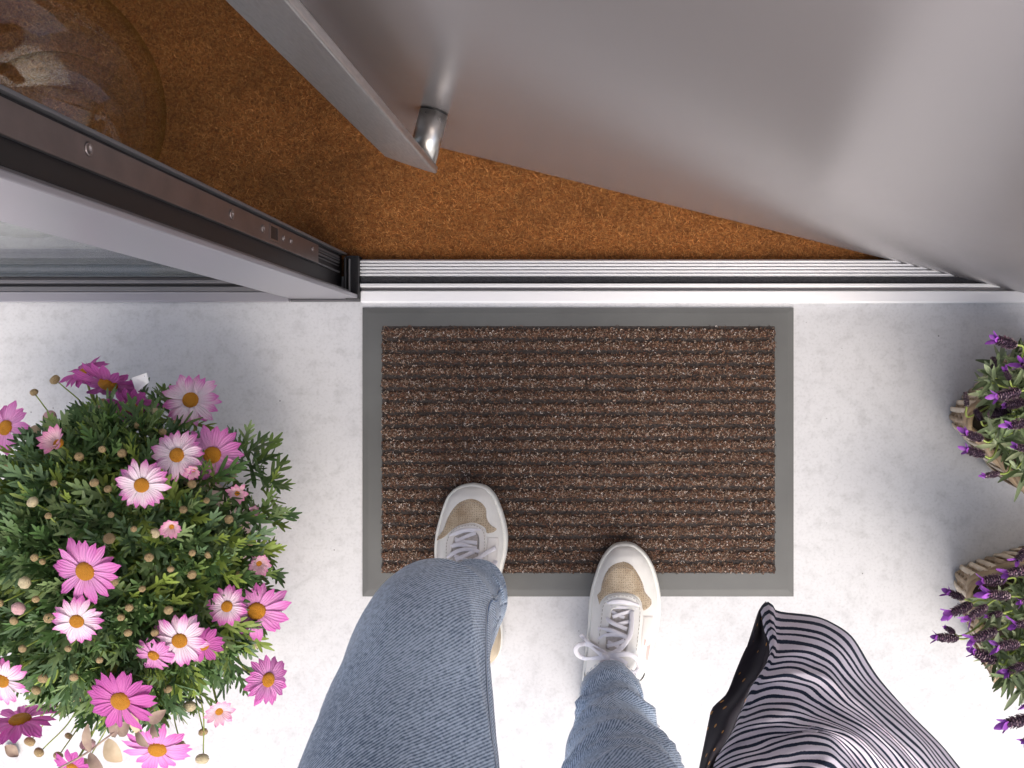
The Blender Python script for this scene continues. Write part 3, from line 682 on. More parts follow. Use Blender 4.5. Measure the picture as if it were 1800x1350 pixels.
def build_shoe(label, ys, Ls, Rs, conv, patch, panel, laces, trims, heel_tan):
    sh = Shoe(*densify(ys, Ls, Rs), 0)
    # upper
    nt_, nu = 64, 36; V = []; F = []
    for i in range(nt_+1):
        t = (i/nt_); t = .004+.992*(1-math.cos(t*math.pi))/2
        for j in range(nu+1):
            u = -math.cos(math.pi*j/nu); p = sh.pt(t, u); 
            p.z += .0007*mn.noise((p.x*60, p.y*60, 1))*(1-abs(u))
            V.append(p)
    for i in range(nt_):
        for j in range(nu): F.append((i*(nu+1)+j, (i+1)*(nu+1)+j, (i+1)*(nu+1)+j+1, i*(nu+1)+j+1))
    up = obj('sneaker', V, F, M['leather'], per); up['label'] = label
    # sole: rounded sidewall all round
    outl = []
    for i in range(61):
        t = (1-math.cos(math.pi*i/60))/2; c, w = sh.ctr(t); outl.append(Vector((c-w, sh.y0+(sh.y1-sh.y0)*t, 0)))
    for i in range(60, -1, -1):
        t = (1-math.cos(math.pi*i/60))/2; c, w = sh.ctr(t); outl.append(Vector((c+w, sh.y0+(sh.y1-sh.y0)*t, 0)))
    cen = sum(outl, Vector())/len(outl); V = []; F = []; K = len(outl)
    pr_ = [(-.004, .004), (.0000, .005), (.0012, .009), (.0016, .016), (.0008, .0232), (-.0006, .0252), (-.0022, .0256), (-.0036, .0244), (-.0046, .021)]
    for e, z in pr_:
        for k, p in enumerate(outl):
            tg = outl[(k+1) % K]-outl[k-1]
            if tg.length < 1e-6: tg = outl[(k+2) % K]-outl[k-2]
            nrm = Vector((tg.y, -tg.x, 0))
            nrm.normalize()
            if nrm.dot(p-cen) < 0: nrm = -nrm
            V.append((p.x+nrm.x*e, p.y+nrm.y*e, z+.002))
    for i in range(len(pr_)-1):
        for k in range(K): F.append((i*K+k, i*K+(k+1) % K, (i+1)*K+(k+1) % K, (i+1)*K+k))
    F.append(tuple(range(K)))
    obj('sole', V, F, M['sole'], up)
    # suede toe patch
    def sheet(name, A, B, m, off, nu=36, nv=12, edge=.0006):
        a = resample([conv(*p) for p in A], nu+1); b = resample([conv(*p) for p in B], nu+1); V = []; F = []
        for j in range(nv+1):
            for i in range(nu+1):
                q = a[i]+(b[i]-a[i])*j/nv; p = sh.drape(q[0], q[1], off)
                if i in (0, nu) or j in (0, nv): p.z -= off*1.3
                V.append(p)
        for j in range(nv):
            for i in range(nu): F.append((j*(nu+1)+i, (j+1)*(nu+1)+i, (j+1)*(nu+1)+i+1, j*(nu+1)+i+1))
        o = obj(name, V, F, m, up)
        if name in ('eyestay', 'toe_patch'):
            rim = [V[i] for i in range(nu+1)]
            v, f = tube_data([p+Vector((0, 0, -off*.2)) for p in rim[1:-1:2]], .0005, sides=5, n=1); obj('edge_line', v, f, M['edge_line'], up)  # thin dark tube imitates the shade line under the panel edge
            # a row of stitches just inside the edge
            row = [V[2*(nu+1)+i]+Vector((0, 0, .0003)) for i in range(1, nu)]; d = []
            for a_, b_ in zip(row[:-1], row[1:]): d.append(tube_data([a_, a_+(b_-a_)*.6], .00032, sides=4, n=1))
            v, f = merge(d); obj('stitching', v, f, M['edge_line'], up)
        return o
    sheet('toe_patch', patch[0], patch[1], M['suede'], .0013)
    for A, B, mm, off, nm in panel: sheet(nm, A, B, M[mm], off)
    for pts, wd, lift in laces:
        q = [conv(*p) for p in pts]; q3 = []
        nq = len(q)
        for i, (x, y) in enumerate(q):
            l = lift[i] if hasattr(lift, '__len__') else (lift if 0 < i < nq-1 else min(lift, .0034))
            q3.append(sh.drape(x, y, l))
        V, F = tube_data(q3, wd*1.22, sides=10, flat=.28, n=8); obj('lace', V, F, M['lace'], up)
    for A, B, mm in trims: sheet('side_trim', A, B, M[mm], .0015, 12, 6)
    # heel counter
    V = []; F = []; n1, n2 = 24, 30
    for i in range(n1+1):
        t = .70+.299*i/n1
        for j in range(n2+1):
            u = -math.cos(math.pi*j/n2); p = sh.pt(t, u); c, w = sh.ctr(t)
            d = Vector((p.x-c, 0, 0)); V.append(p+Vector((.0016*u, 0, .0016)))
    for i in range(n1):
        for j in range(n2): F.append((i*(n2+1)+j, (i+1)*(n2+1)+j, (i+1)*(n2+1)+j+1, i*(n2+1)+j+1))
    obj('heel_counter', V, F, M['tan'] if heel_tan else M['leather2'], up)
    return sh, up
cl = lambda x, y: (740+x/6.14, 840+y/6.14)
cr = lambda x, y: (1000+x/4.5, 940+y/4.5)
shL, upL = build_shoe('left sneaker, flat on the doormat below the raised knee',
    [851, 853.5, 858, 865, 877, 905, 938, 970, 1000, 1030, 1060, 1090, 1120, 1145, 1160, 1168],
    [830, 815, 804.5, 795, 786, 776, 768, 765.5, 768, 773, 779, 784, 789, 796, 806, 834],
    [832, 847, 856.5, 864, 872, 883, 890, 889, 882, 876, 876, 880, 882, 878, 866, 836], cl,
    ([(150, 668), (235, 565), (278, 450), (330, 350), (400, 272), (490, 230), (570, 226), (648, 262), (700, 335), (708, 430), (748, 505), (818, 548)],
     [(158, 684), (250, 640), (330, 570), (420, 515), (520, 492), (600, 502), (668, 530), (700, 560), (708, 602), (740, 600), (790, 585), (818, 556)]),
    [([(300, 600), (380, 540), (480, 508), (570, 506), (640, 530), (672, 580)], [(340, 905), (380, 925), (440, 935), (500, 935), (560, 920), (600, 890)], 'tongue', .0016, 'tongue'),
     ([(268, 985), (262, 800), (268, 680), (310, 590), (390, 528), (490, 500), (580, 502), (655, 535), (692, 590), (698, 720), (695, 850), (690, 985)],
      [(330, 985), (315, 860), (345, 720), (362, 640), (420, 605), (490, 585), (550, 578), (590, 590), (618, 640), (622, 720), (610, 850), (590, 985)], 'leather2', .0042, 'eyestay'),
     ([(712, 640), (705, 760), (708, 880), (715, 985)], [(838, 640), (842, 720), (830, 800), (820, 985)], 'leather2', .0012, 'side_panel'),
     ([(425, 1030), (470, 1040), (530, 1050)], [(430, 1120), (500, 1160), (590, 1180)], 'lining', .0022, 'collar')],
    [([(315, 632), (400, 590), (500, 565), (642, 572)], .0023, .0048),
     ([(372, 690), (470, 640), (590, 592)], .0021, .0030), ([(365, 655), (480, 690), (600, 712)], .0019, .0024),
     ([(322, 742), (430, 722), (600, 765)], .0023, .0052), ([(350, 725), (480, 695), (605, 700)], .0022, .0038),
     ([(288, 868), (350, 812), (450, 775), (560, 775), (628, 800)], .0022, .0046),
     ([(372, 885), (450, 850), (575, 795)], .0022, .0030), ([(360, 840), (470, 880), (560, 905)], .0018, .0022),
     ([(395, 972), (500, 925), (620, 868), (720, 800), (806, 755)], .0024, [.005, .008, .010, .009, .004]),
     ([(88, 932), (180, 962), (280, 990), (390, 1010)], .0024, [.001, .004, .006, .007]),
     ([(385, 1012), (480, 1012), (600, 1002), (720, 965), (790, 930), (800, 895)], .0030, [.007, .009, .010, .010, .008, .004])],
    [([(760, 1110), (790, 1110), (815, 1150)], [(770, 1180), (800, 1280), (830, 1285)], 'pink')], True)
shR, upR = build_shoe('right sneaker with a tied bow, at the front border of the doormat',
    [955, 957.5, 963, 973, 988, 1007, 1040, 1073, 1100, 1130, 1165, 1200, 1230, 1255, 1270, 1278],
    [1097, 1083, 1074, 1065, 1056, 1049, 1040, 1036.5, 1035, 1032, 1028, 1024, 1022, 1025, 1034, 1064],
    [1099, 1113, 1122, 1133, 1143, 1151, 1158.5, 1160, 1157, 1149, 1139, 1129, 1120, 1109, 1096, 1066], cr,
    ([(218, 480), (250, 445), (262, 385), (292, 300), (350, 232), (420, 214), (490, 238), (540, 298), (585, 385), (602, 452), (648, 508), (656, 535)],
     [(240, 560), (256, 525), (295, 488), (350, 468), (430, 462), (500, 474), (550, 500), (575, 540), (586, 602), (612, 596), (640, 572), (656, 545)]),
    [([(290, 545), (340, 505), (410, 495), (480, 503), (530, 530), (555, 580)], [(270, 900), (320, 925), (380, 935), (430, 930), (470, 910), (500, 880)], 'tongue', .0016, 'tongue'),
     ([(215, 960), (232, 780), (248, 640), (258, 545), (310, 483), (400, 464), (490, 470), (550, 505), (580, 570), (575, 700), (562, 820), (545, 960)],
      [(290, 960), (300, 800), (330, 680), (340, 610), (370, 590), (410, 582), (440, 584), (465, 595), (480, 620), (472, 700), (455, 820), (440, 960)], 'leather', .0042, 'eyestay'),
     ([(590, 640), (575, 780), (565, 900), (555, 1000)], [(670, 640), (668, 760), (640, 880), (610, 1000)], 'leather2', .0012, 'side_panel'),
     ([(245, 1000), (300, 990), (370, 1010)], [(235, 1060), (310, 1080), (400, 1090)], 'lining', .0022, 'collar')],
    [([(308, 548), (370, 530), (460, 535), (555, 568)], .0026, .0048), ([(330, 575), (430, 575), (540, 592)], .0020, .0034),
     ([(345, 650), (420, 625), (505, 600)], .0021, .0034), ([(340, 605), (400, 640), (440, 655)], .0018, .0026),
     ([(296, 660), (350, 700), (460, 748)], .0024, .0052), ([(380, 712), (440, 695), (515, 680)], .0021, .0036),
     ([(234, 745), (320, 755), (400, 785), (470, 815)], .0027, .0052), ([(236, 832), (280, 800), (350, 790), (430, 800)], .0023, .0040),
     ([(300, 880), (380, 860), (440, 835)], .0022, .0036), ([(310, 845), (380, 880), (430, 905)], .0018, .0024),
     ([(498, 600), (496, 700), (485, 790), (440, 868), (380, 920), (310, 950)], .0026, [.004, .008, .010, .012, .012, .013]),
     ([(292, 958), (230, 930), (150, 868), (85, 870), (55, 905), (72, 950), (130, 978), (210, 975), (285, 965)], .0026, [.014, .018, .020, .020, .018, .014, .012, .012, .013]),
     ([(300, 945), (240, 905), (170, 862), (125, 820), (92, 788)], .0024, [.013, .014, .012, .012, .012]),
     ([(305, 960), (380, 950), (470, 945), (540, 985), (556, 1045), (520, 1090), (450, 1078), (380, 1030), (310, 972)], .0028, [.014, .017, .018, .018, .016, .014, .013, .013, .013]),
     ([(325, 975), (400, 985), (460, 1020)], .0022, [.013, .012, .010])],
    [([(600, 810), (615, 830)], [(590, 890), (600, 880)], 'pink'), ([(620, 860), (650, 850)], [(600, 1000), (625, 1000)], 'pink')], False)
kp = shR.drape(*cr(296, 962), .013)
V, F = tube_data([kp+Vector((-.005, .002, 0)), kp+Vector((0, 0, .002)), kp+Vector((.006, -.001, 0))], [.003, .005, .003], sides=12, n=4); obj('bow_knot', V, F, M['lace'], upR)

# ankles: one continuous body mesh (feet inside the shoes, legs inside the jeans)
def bodyleg(sh, rings, ax):
    t = .62; c, w = sh.ctr(t); y = sh.y0+(sh.y1-sh.y0)*t
    a = rings
    pts = [(sh.ctr(.12)[0], sh.y0+(sh.y1-sh.y0)*.12, .028, ), (sh.ctr(.4)[0], sh.y0+(sh.y1-sh.y0)*.4, .038), (sh.ctr(.66)[0], sh.y0+(sh.y1-sh.y0)*.66, .06), (a[0][0], a[0][1], .105), (a[0][0], a[0][1], .14)]
    pts += [(r[0], r[1], r[2]) for r in a[2:]]
    rad = [.006, .013, .024, .028, .028]+[max(.03, min(r[3], r[4])-.014) for r in a[2:]]
    return tube_data(pts, rad, sides=20, n=5, up=(0, 1, 0))
V, F = merge([bodyleg(shL, left_rings, 0), bodyleg(shR, right_rings, 0)])
obj('body', V, F, M['skin'], per)

# ------------------------------------------------------------------ striped garment hanging at the right
def stripes():
    m, t, b = newmat('striped_jersey'); uv = nn(t, 'ShaderNodeUVMap'); sp = nn(t, 'ShaderNodeSeparateXYZ'); t.links.new(uv.outputs[0], sp.inputs[0])
    tc = nn(t, 'ShaderNodeTexCoord'); n = nn(t, 'ShaderNodeTexNoise', i_Scale=700, i_Detail=2); t.links.new(tc.outputs['Object'], n.inputs['Vector'])
    ml = nn(t, 'ShaderNodeMath', operation='MULTIPLY_ADD'); ml.inputs[1].default_value = .10; t.links.new(n.outputs[0], ml.inputs[0]); t.links.new(sp.outputs[1], ml.inputs[2])
    fr = nn(t, 'ShaderNodeMath', operation='FRACT'); t.links.new(ml.outputs[0], fr.inputs[0])
    r = nn(t, 'ShaderNodeValToRGB'); e = r.color_ramp.elements; r.color_ramp.interpolation = 'LINEAR'
    e[0].position = .0; e[0].color = (.018, .026, .048, 1); e[1].position = 1.0; e[1].color = (.018, .026, .048, 1)
    for p, c in ((.36, (.018, .026, .048, 1)), (.42, (.64, .59, .68, 1)), (.95, (.64, .59, .68, 1))): q = r.color_ramp.elements.new(p); q.color = c
    t.links.new(fr.outputs[0], r.inputs[0]); t.links.new(r.outputs[0], b.inputs['Base Color']); b.inputs['Roughness'].default_value = .9
    b.inputs['Sheen Weight'].default_value = .0; b.inputs['Specular IOR Level'].default_value = .15
    bp = nn(t, 'ShaderNodeBump', i_Strength=.6, i_Distance=.0005); t.links.new(n.outputs[0], bp.inputs['Height']); t.links.new(bp.outputs[0], b.inputs['Normal'])
    return m
def dotted():
    m, t, b = newmat('dotted_lining'); tc = nn(t, 'ShaderNodeUVMap')
    v = nn(t, 'ShaderNodeTexVoronoi', i_Scale=1.0, i_Randomness=.22, feature='F1'); t.links.new(tc.outputs[0], v.inputs['Vector'])
    mr = nn(t, 'ShaderNodeMapRange'); mr.inputs[1].default_value = .10; mr.inputs[2].default_value = .14; t.links.new(v.outputs['Distance'], mr.inputs[0])
    mx = nn(t, 'ShaderNodeMix', data_type='RGBA'); mx.inputs[6].default_value = (.55, .27, .07, 1); mx.inputs[7].default_value = (.022, .019, .028, 1)
    t.links.new(mr.outputs[0], mx.inputs[0]); t.links.new(mx.outputs[2], b.inputs['Base Color']); b.inputs['Roughness'].default_value = .9
    b.inputs['Sheen Weight'].default_value = .1
    return m
ga = empty('draped_garment', (.14, -.30, 0), 'navy and white striped garment with dark dotted lining, draped beside the jeans', 'garment')
C0 = resample([(1336, 1071), (1346, 1058), (1357, 1061), (1368, 1074), (1430, 1082), (1466, 1096), (1499, 1120), (1529, 1168), (1550, 1198), (1595, 1249), (1652, 1306), (1690, 1352), (1800, 1490), (1900, 1620)], 81)
C1 = resample([(1254, 1349), (1285, 1326), (1330, 1312), (1375, 1300), (1420, 1292), (1460, 1300), (1490, 1330), (1520, 1372), (1550, 1420), (1600, 1520)], 81)
edge_line = resample([(1336, 1071), (1343, 1105), (1352, 1138), (1340, 1183), (1319, 1210), (1301, 1255), (1280, 1300), (1262, 1330), (1253, 1349)], 61)
NS = 20.0; V = []; F = []; UV = []; nv = 110; na = 80; vmax = 1.75
def gpx(v, a):
    i = a*na; i0 = int(min(i, na-1)); f = i-i0
    c0 = C0[i0]*(1-f)+C0[min(i0+1, na)]*f; c1 = C1[i0]*(1-f)+C1[min(i0+1, na)]*f
    g = c0+(c1-c0)*min(v, 1)+(np.array([-45+30*a, 265.]))*max(0, v-1)
    # tie the left end to the seam
    if v <= 1:
        sidx = v*60; s0 = int(min(sidx, 59)); sf = sidx-s0; sm = edge_line[s0]*(1-sf)+edge_line[s0+1]*sf
        base = C0[0]+(C1[0]-C0[0])*v; g = g+(sm-base)*math.exp(-a*9)
    return g
for j in range(nv+1):
    v = vmax*j/nv
    for i in range(na+1):
        a = i/na; g = gpx(v, a)
        # height: rises to the back; rounded shoulders at the outline and at the seam
        edge = min(1, v/.42); rnd = math.sqrt(max(0, 1-(1-edge)**2))
        z = .50+.085*rnd+.085*v-.05*max(0, a-.45)*1.2
        z -= .020*math.exp(-a*14)
        wob = mn.noise((a*5, v*5, 0)); f2 = mn.noise((a*3+7, v*14, 2))
        crease = math.exp(-((a-.62-.06*math.sin(v*4))/.05)**2)
        z += .008*wob*rnd+.006*f2*rnd+.006*rnd*(1-abs(math.sin(v*7+a*2.5+1.5*wob)))**2-.010*crease*min(1, v*2)+.006*math.sin(v*17+a*6+2*wob)*math.exp(-((a-.18)/.16)**2)*rnd
        p = P(g[0]+4*wob*rnd, g[1]+5*f2*rnd, z); V.append(p)
        UV.append((a*10, NS*(v+.030*mn.noise((a*4, v*7, 5))*rnd+.012*mn.noise((a*14, v*9, 8)))))
for j in range(nv):
    for i in range(na): F.append((j*(na+1)+i, (j+1)*(na+1)+i, (j+1)*(na+1)+i+1, j*(na+1)+i+1))
o = obj('striped_cloth', V, F, stripes(), ga, uv=UV); md = o.modifiers.new('thick', 'SOLIDIFY'); md.thickness = .0014; md.offset = -1
# side fall from the outline downwards, so the cloth has a back side
V2 = []; F2 = []; UV2 = []
for i in range(na+1):
    p = V[i]
    for k in range(9): 
        s = k/8; V2.append(Vector((p.x-.035*s*s, p.y-.05*s, p.z-.001-.17*s))); UV2.append((i/8, -.2-NS*.6*s))
for i in range(na):
    for k in range(8): F2.append((i*9+k, i*9+k+1, (i+1)*9+k+1, (i+1)*9+k))
# dark lining panel to the left of the seam
lo = resample([(1346, 1057), (1334, 1072), (1322, 1108), (1310, 1144), (1295, 1180), (1280, 1216), (1253, 1243), (1247, 1261), (1238, 1305), (1229, 1349), (1222, 1390), (1215, 1430)], 41)
sm2 = resample([(1350, 1062), (1345, 1090), (1355, 1138), (1344, 1183), (1324, 1210), (1306, 1255), (1286, 1300), (1268, 1330), (1259, 1349), (1245, 1390), (1230, 1430)], 41)
Vd = []; Fd = []; Ud = []
for j in range(41):
    for i in range(13):
        a = i/12; g = lo[j]+(sm2[j]-lo[j])*a; v = j/29
        z = .47+.085*v+.02*a+.006*math.sin(a*7+v*5)+.006*mn.noise((a*3, v*6, 4))
        p = P(g[0], g[1], z-.012*(a > .9)); Vd.append(p); Ud.append((a*3.6+v*1.3, v*10.5+a*1.8))
for j in range(40):
    for i in range(12): Fd.append((j*13+i, (j+1)*13+i, (j+1)*13+i+1, j*13+i+1))
o = obj('dotted_lining', Vd, Fd, dotted(), ga, uv=Ud); md = o.modifiers.new('thick', 'SOLIDIFY'); md.thickness = .0014; md.offset = -1

# ------------------------------------------------------------------ daisy plant in its pot
dc = Vector((-.600, -.212, 0)); DR = .157; DZ0 = .13; DH = .19
def mound(x, y):
    dx, dy = (x-dc.x)/1.06, (y-dc.y)/1.18; r = math.hypot(dx, dy)/DR
    return DZ0+DH*math.sqrt(max(0, 1-min(r, 1)**2.2)) if r < 1 else max(.10, DZ0-.05*(r-1)*4)
def on_mound(px, py, off=0.):
    z = .25
    for _ in range(20):
        q = P(px, py, z+off); z = .6*z+.4*mound(q.x, q.y)
    return P(px, py, z+off)
dp = empty('daisy_plant', (dc.x, dc.y, 0), 'bushy potted marguerite with pink and white daisies on the concrete, left of the doormat', 'potted plant')
V, F = lathe([(.002, .002), (.085, .002), (.088, .004), (.112, .135), (.118, .137), (.118, .150), (.108, .150), (.106, .135), (.002, .132)], dc.x, dc.y, 48)
obj('pot', V, F, M['pot'], dp)
V, F = lathe([(.002, .140), (.05, .141), (.105, .137)], dc.x, dc.y, 32); obj('soil', V, F, M['soil'], dp)
# lobed leaf, about 1 long, pointing +Y
def leaf_geo(seed):
    rd = random.Random(seed); st = []
    def blade(p, d, L, wd, lift):
        d = Vector(d).normalized(); s = Vector((-d.y, d.x, 0)); 
        q = []
        for f, wf in ((0, .55), (.45, 1.), (.8, .9), (1., .25)):
            c = Vector(p)+d*L*f+Vector((0, 0, lift*f*f)); q += [c-s*wd*wf, c+s*wd*wf]
        return q, [(0, 1, 3, 2), (2, 3, 5, 4), (4, 5, 7, 6)]
    st.append(blade((0, 0, 0), (0, 1, 0), 1.0, .055, -.14))
    n0 = rd.choice((4, 5, 5, 6))
    for f, an, L in ((.36, 36, .36), (.42, -35, .38), (.58, 30, .36), (.63, -32, .34), (.76, 26, .22), (.26, -42, .26))[:n0]:
        an += rd.uniform(-6, 8); L *= rd.uniform(.8, 1.2)
        st.append(blade((0, f-.05, -.14*f*f+.006), (math.sin(R(an)), math.cos(R(an)), 0), L, .041, rd.uniform(-.05, .08)))
    return merge(st)
LG = [leaf_geo(i) for i in range(5)]
def leafcol(rd):
    b = rd.choice([(.058, .115, .034), (.090, .158, .052), (.042, .085, .026), (.16, .23, .095), (.085, .145, .070), (.19, .26, .05), (.11, .175, .042)]); f = rd.uniform(.75, 1.3); return (b[0]*f, b[1]*f, b[2]*f)
LM = []
for k in range(14):
    V, F = LG[k % 5]; me = bpy.data.meshes.new('leaf'); me.from_pydata(V, [], F); me.materials.append(M['leaf']); me.update()
    c = leafcol(random); a = me.color_attributes.new('tint', 'FLOAT_COLOR', 'POINT'); a.data.foreach_set('color', list((*c, 1))*len(V))
    LM.append(me)
def frame(d, up):
    y = Vector(d).normalized(); z = (Vector(up)-y*y.dot(Vector(up)))
    if z.length < 1e-3: z = Vector((1, 0, 0))
    z.normalize(); x = y.cross(z); return Matrix((x, y, z)).transposed()
shoots = []
tries = 0
while len(shoots) < 245 and tries < 20000:
    tries += 1
    r = DR*1.04*math.sqrt(random.random()); a = random.uniform(0, 2*math.pi); x = dc.x+r*math.cos(a)*1.06; y = dc.y+r*math.sin(a)*1.18
    # thinner, ragged foliage towards the camera-side lower corner and the top-left, as in the photo
    edge = r/DR
    if edge > .92 and random.random() < .55: continue
    z = mound(x, y)-random.uniform(0, .028)
    if any((Vector((x, y, z))-s[0]).length < .011 for s in shoots): continue
    out = Vector((x-dc.x, y-dc.y, 0)); rr = out.length; out = out.normalized() if rr > 1e-4 else Vector((1, 0, 0))
    d = (out*min(1.4, (rr/DR)**1.4*1.25)+Vector((0, 0, 1.15))+Vector((random.gauss(0, .22), random.gauss(0, .22), 0))).normalized()
    shoots.append((Vector((x, y, z)), d))
leafs = []
for p, d in shoots:
    nl = random.randint(7, 10); a0 = random.uniform(0, 6.28)
    s1 = d.orthogonal().normalized(); s2 = d.cross(s1)
    for k in range(nl):
        a = a0+k*2.4; fr_ = k/nl
        side = s1*math.cos(a)+s2*math.sin(a)
        op = .25+.95*fr_+random.uniform(-.1, .2)        # inner leaves upright, outer ones open
        dd = (d*math.cos(op)+side*math.sin(op)).normalized()
        L = (.024+.028*min(1, fr_+.3))*random.uniform(.8, 1.25)
        base = p-d*(.026*fr_)
        leafs.append((base, dd, d, L))
deep = []
for k in range(800):
    r = DR*.97*math.sqrt(random.random()); a = random.uniform(0, 6.28); x = dc.x+r*math.cos(a)*1.04; y = dc.y+r*math.sin(a)*1.14
    z = mound(x, y)-random.uniform(.03, .075)
    out = Vector((x-dc.x, y-dc.y, 0)); dd = Vector((random.gauss(0, 1), random.gauss(0, 1), random.gauss(.3, .5))).normalized()
    deep.append((Vector((x, y, z)), dd, Vector((0, 0, 1)), random.uniform(.028, .042)))
leafs.sort(key=lambda q: -(q[0]+q[1]*q[3]).z)
off = wl(dp)
for i, (b, d, u, L) in enumerate(leafs[:290]):
    o = bpy.data.objects.new('leaf', LM[i % len(LM)]); COL.objects.link(o); o.parent = dp
    o.matrix_basis = Matrix.Translation(b-off) @ frame(d, u).to_4x4() @ Matrix.Diagonal((L, L, L, 1))
def leaf_bulk(items, name, parent, geos, m, colf):
    VV = []; FF = []; CC = []; n = 0
    for i, (b, d, u, L) in enumerate(items):
        V, F = geos[i % len(geos)]; A = np.array(V)*L; Rm = np.array(frame(d, u)); A = A @ Rm.T+np.array(b)
        VV.append(A); FF.append(np.array(F)+n); n += len(V); CC.append(np.tile(colf(random), (len(V), 1)))
    return bulk(name, np.concatenate(VV), np.concatenate(FF), m, parent, np.concatenate(CC))
tag(leaf_bulk(leafs[290:]+deep, 'foliage', dp, LG, M['leaf'], leafcol), kind='stuff')
# inner shoots / woody stems
st = []
for p, d in random.sample(shoots, 150):
    root = Vector((dc.x+(p.x-dc.x)*.25, dc.y+(p.y-dc.y)*.25, .14)); st.append(tube_data([root, (root+p)/2+Vector((0, 0, -.015)), p-d*.005], [.0016, .0014, .0011], sides=5, n=3))
V, F = merge(st); tag(obj('shoots', V, F, M['stem'], dp), kind='stuff')

def petal_mesh(matn, v):
    rd = random.Random(v*13+5); V = []; F = []; UV = []; nL, nW = 8, 4
    wprof = [.045, .075, .105, .13, .145, .15, .142, .115, .05]
    droop = rd.uniform(-.10, .10); tw = rd.uniform(-.04, .04); bend = rd.uniform(-.03, .03)
    for i in range(nL+1):
        f = i/nL
        for j in range(nW+1):
            g = (j/nW-.5)*2; notch = .035*(math.cos(g*math.pi*1.5)) if i == nL else 0
            V.append((bend*f*f+g*wprof[i]*(1 if i < nL else .85), .12+.88*f-notch-(.05*g*g if i >= nL-1 else 0), droop*f*f+.05*math.sin(f*math.pi)+.022*g*g*(1-f*.3)+tw*g*f)); UV.append((f, g*.5+.5))
    for i in range(nL):
        for j in range(nW): F.append((i*(nW+1)+j, i*(nW+1)+j+1, (i+1)*(nW+1)+j+1, (i+1)*(nW+1)+j))
    me = bpy.data.meshes.new('petal'); me.from_pydata(V, [], F); me.materials.append(M[matn]); me.polygons.foreach_set('use_smooth', [True]*len(F))
    l = me.uv_layers.new(name='UVMap')
    for lp in me.loops: l.data[lp.index].uv = UV[lp.vertex_index]
    me.update(); return me
PM = {k: [petal_mesh(k, v) for v in range(5)] for k in ('pet_white', 'pet_pink', 'pet_mag', 'pet_pale')}
def disc_mesh():
    V = []; F = []; pr_ = [(1, -.25), (1.02, 0), (.96, .28), (.82, .48), (.6, .6), (.35, .62), (.15, .57), (.01, .55)]; seg = 24
    for r, z in pr_:
        for k in range(seg): t = 2*math.pi*k/seg; V.append((r*math.cos(t), r*math.sin(t), z))
    for i in range(len(pr_)-1):
        for k in range(seg): F.append((i*seg+k, i*seg+(k+1) % seg, (i+1)*seg+(k+1) % seg, (i+1)*seg+k))
    F.append(tuple(range(seg))[::-1])
    me = bpy.data.meshes.new('flower_head'); me.from_pydata(V, [], F); me.materials.append(M['disc']); me.polygons.foreach_set('use_smooth', [True]*len(F)); me.update(); return me
DM = disc_mesh()
def stem_to(p, n, r=.0012):
    root = Vector((dc.x+(p.x-dc.x)*.62, dc.y+(p.y-dc.y)*.62, max(.10, p.z-.11)))
    mid = p-Vector(n)*.035; mid = mid*.75+root*.25+Vector((random.gauss(0, .004), random.gauss(0, .004), .004))
    return tube_data([root, mid, p-Vector(n)*.0015], [r*1.1, r, r*.9], sides=7, n=6)
# (px, py, diameter px, tilt-direction x, y, tilt amount, palette, petals, openness, lift)
fl = [(147, 655, 78, -.3, .9, .95, 'pet_mag', 15, 0, .022), (190, 675, 112, -.05, -1, 1.0, 'pet_mag', 18, 0, .032), (10, 752, 92, -.3, .3, .35, 'pet_pink', 14, 0, .03),
 (232, 716, 82, .1, -.8, .75, 'pet_mag', 15, 0, 0.030), (335, 703, 92, .1, .3, .25, 'pet_white', 21, 0, .03), (311, 800, 86, 0, .1, .15, 'pet_white', 20, 0, .04),
 (373, 800, 100, .3, .2, .25, 'pet_pink', 17, 0, .03), (249, 853, 86, .1, .0, .15, 'pet_white', 19, 0, .04), (102, 780, 58, -.2, .5, .55, 'pet_pale', 12, .75, .03),
 (341, 826, 34, .1, -.3, .3, 'pet_pale', 11, .9, .045), (417, 867, 38, .4, .1, .35, 'pet_pale', 12, .8, 0.054), (302, 925, 40, .2, -.1, .35, 'pet_pale', 13, .8, .03),
 (455, 990, 42, .5, 0, .4, 'pet_pale', 13, .75, 0.056), (446, 898, 26, .5, .1, .5, 'pet_pale', 10, 1.1, 0.046), (150, 1004, 114, -.1, -.2, .2, 'pet_pink', 19, 0, .045),
 (135, 1092, 82, .1, -.2, .25, 'pet_white', 18, 0, .04), (399, 1066, 66, .1, .1, .25, 'pet_white', 16, .1, .035), (451, 1074, 104, .4, -.2, .25, 'pet_pink', 17, 0, 0.061),
 (316, 1126, 90, .2, -.2, .2, 'pet_white', 19, 0, .04), (357, 1134, 66, .5, -.1, .3, 'pet_mag', 15, 0, 0.044), (270, 1152, 68, -.1, -.4, .5, 'pet_pink', 14, 0, .022),
 (4, 1197, 84, -.2, -.3, .3, 'pet_white', 17, 0, .04), (471, 1195, 86, 1, .15, 1.0, 'pet_pink', 20, 0, .03), (212, 1232, 116, -.1, -.5, .3, 'pet_mag', 20, 0, .045),
 (385, 1250, 46, .5, -.2, .5, 'pet_pale', 12, .5, .02), (277, 1317, 108, .1, -.5, .55, 'pet_pink', 19, 0, .045), (35, 1266, 120, 0, 1, 1.38, 'pet_mag', 18, 0, .035), (128, 1349, 74, -.2, -.5, .6, 'pet_mag', 15, 0, .03)]
order = sorted(range(len(fl)), key=lambda i: -fl[i][2]); singles = set(); cnt = 0
for i in order:
    if cnt+fl[i][7] <= 298: singles.add(i); cnt += fl[i][7]
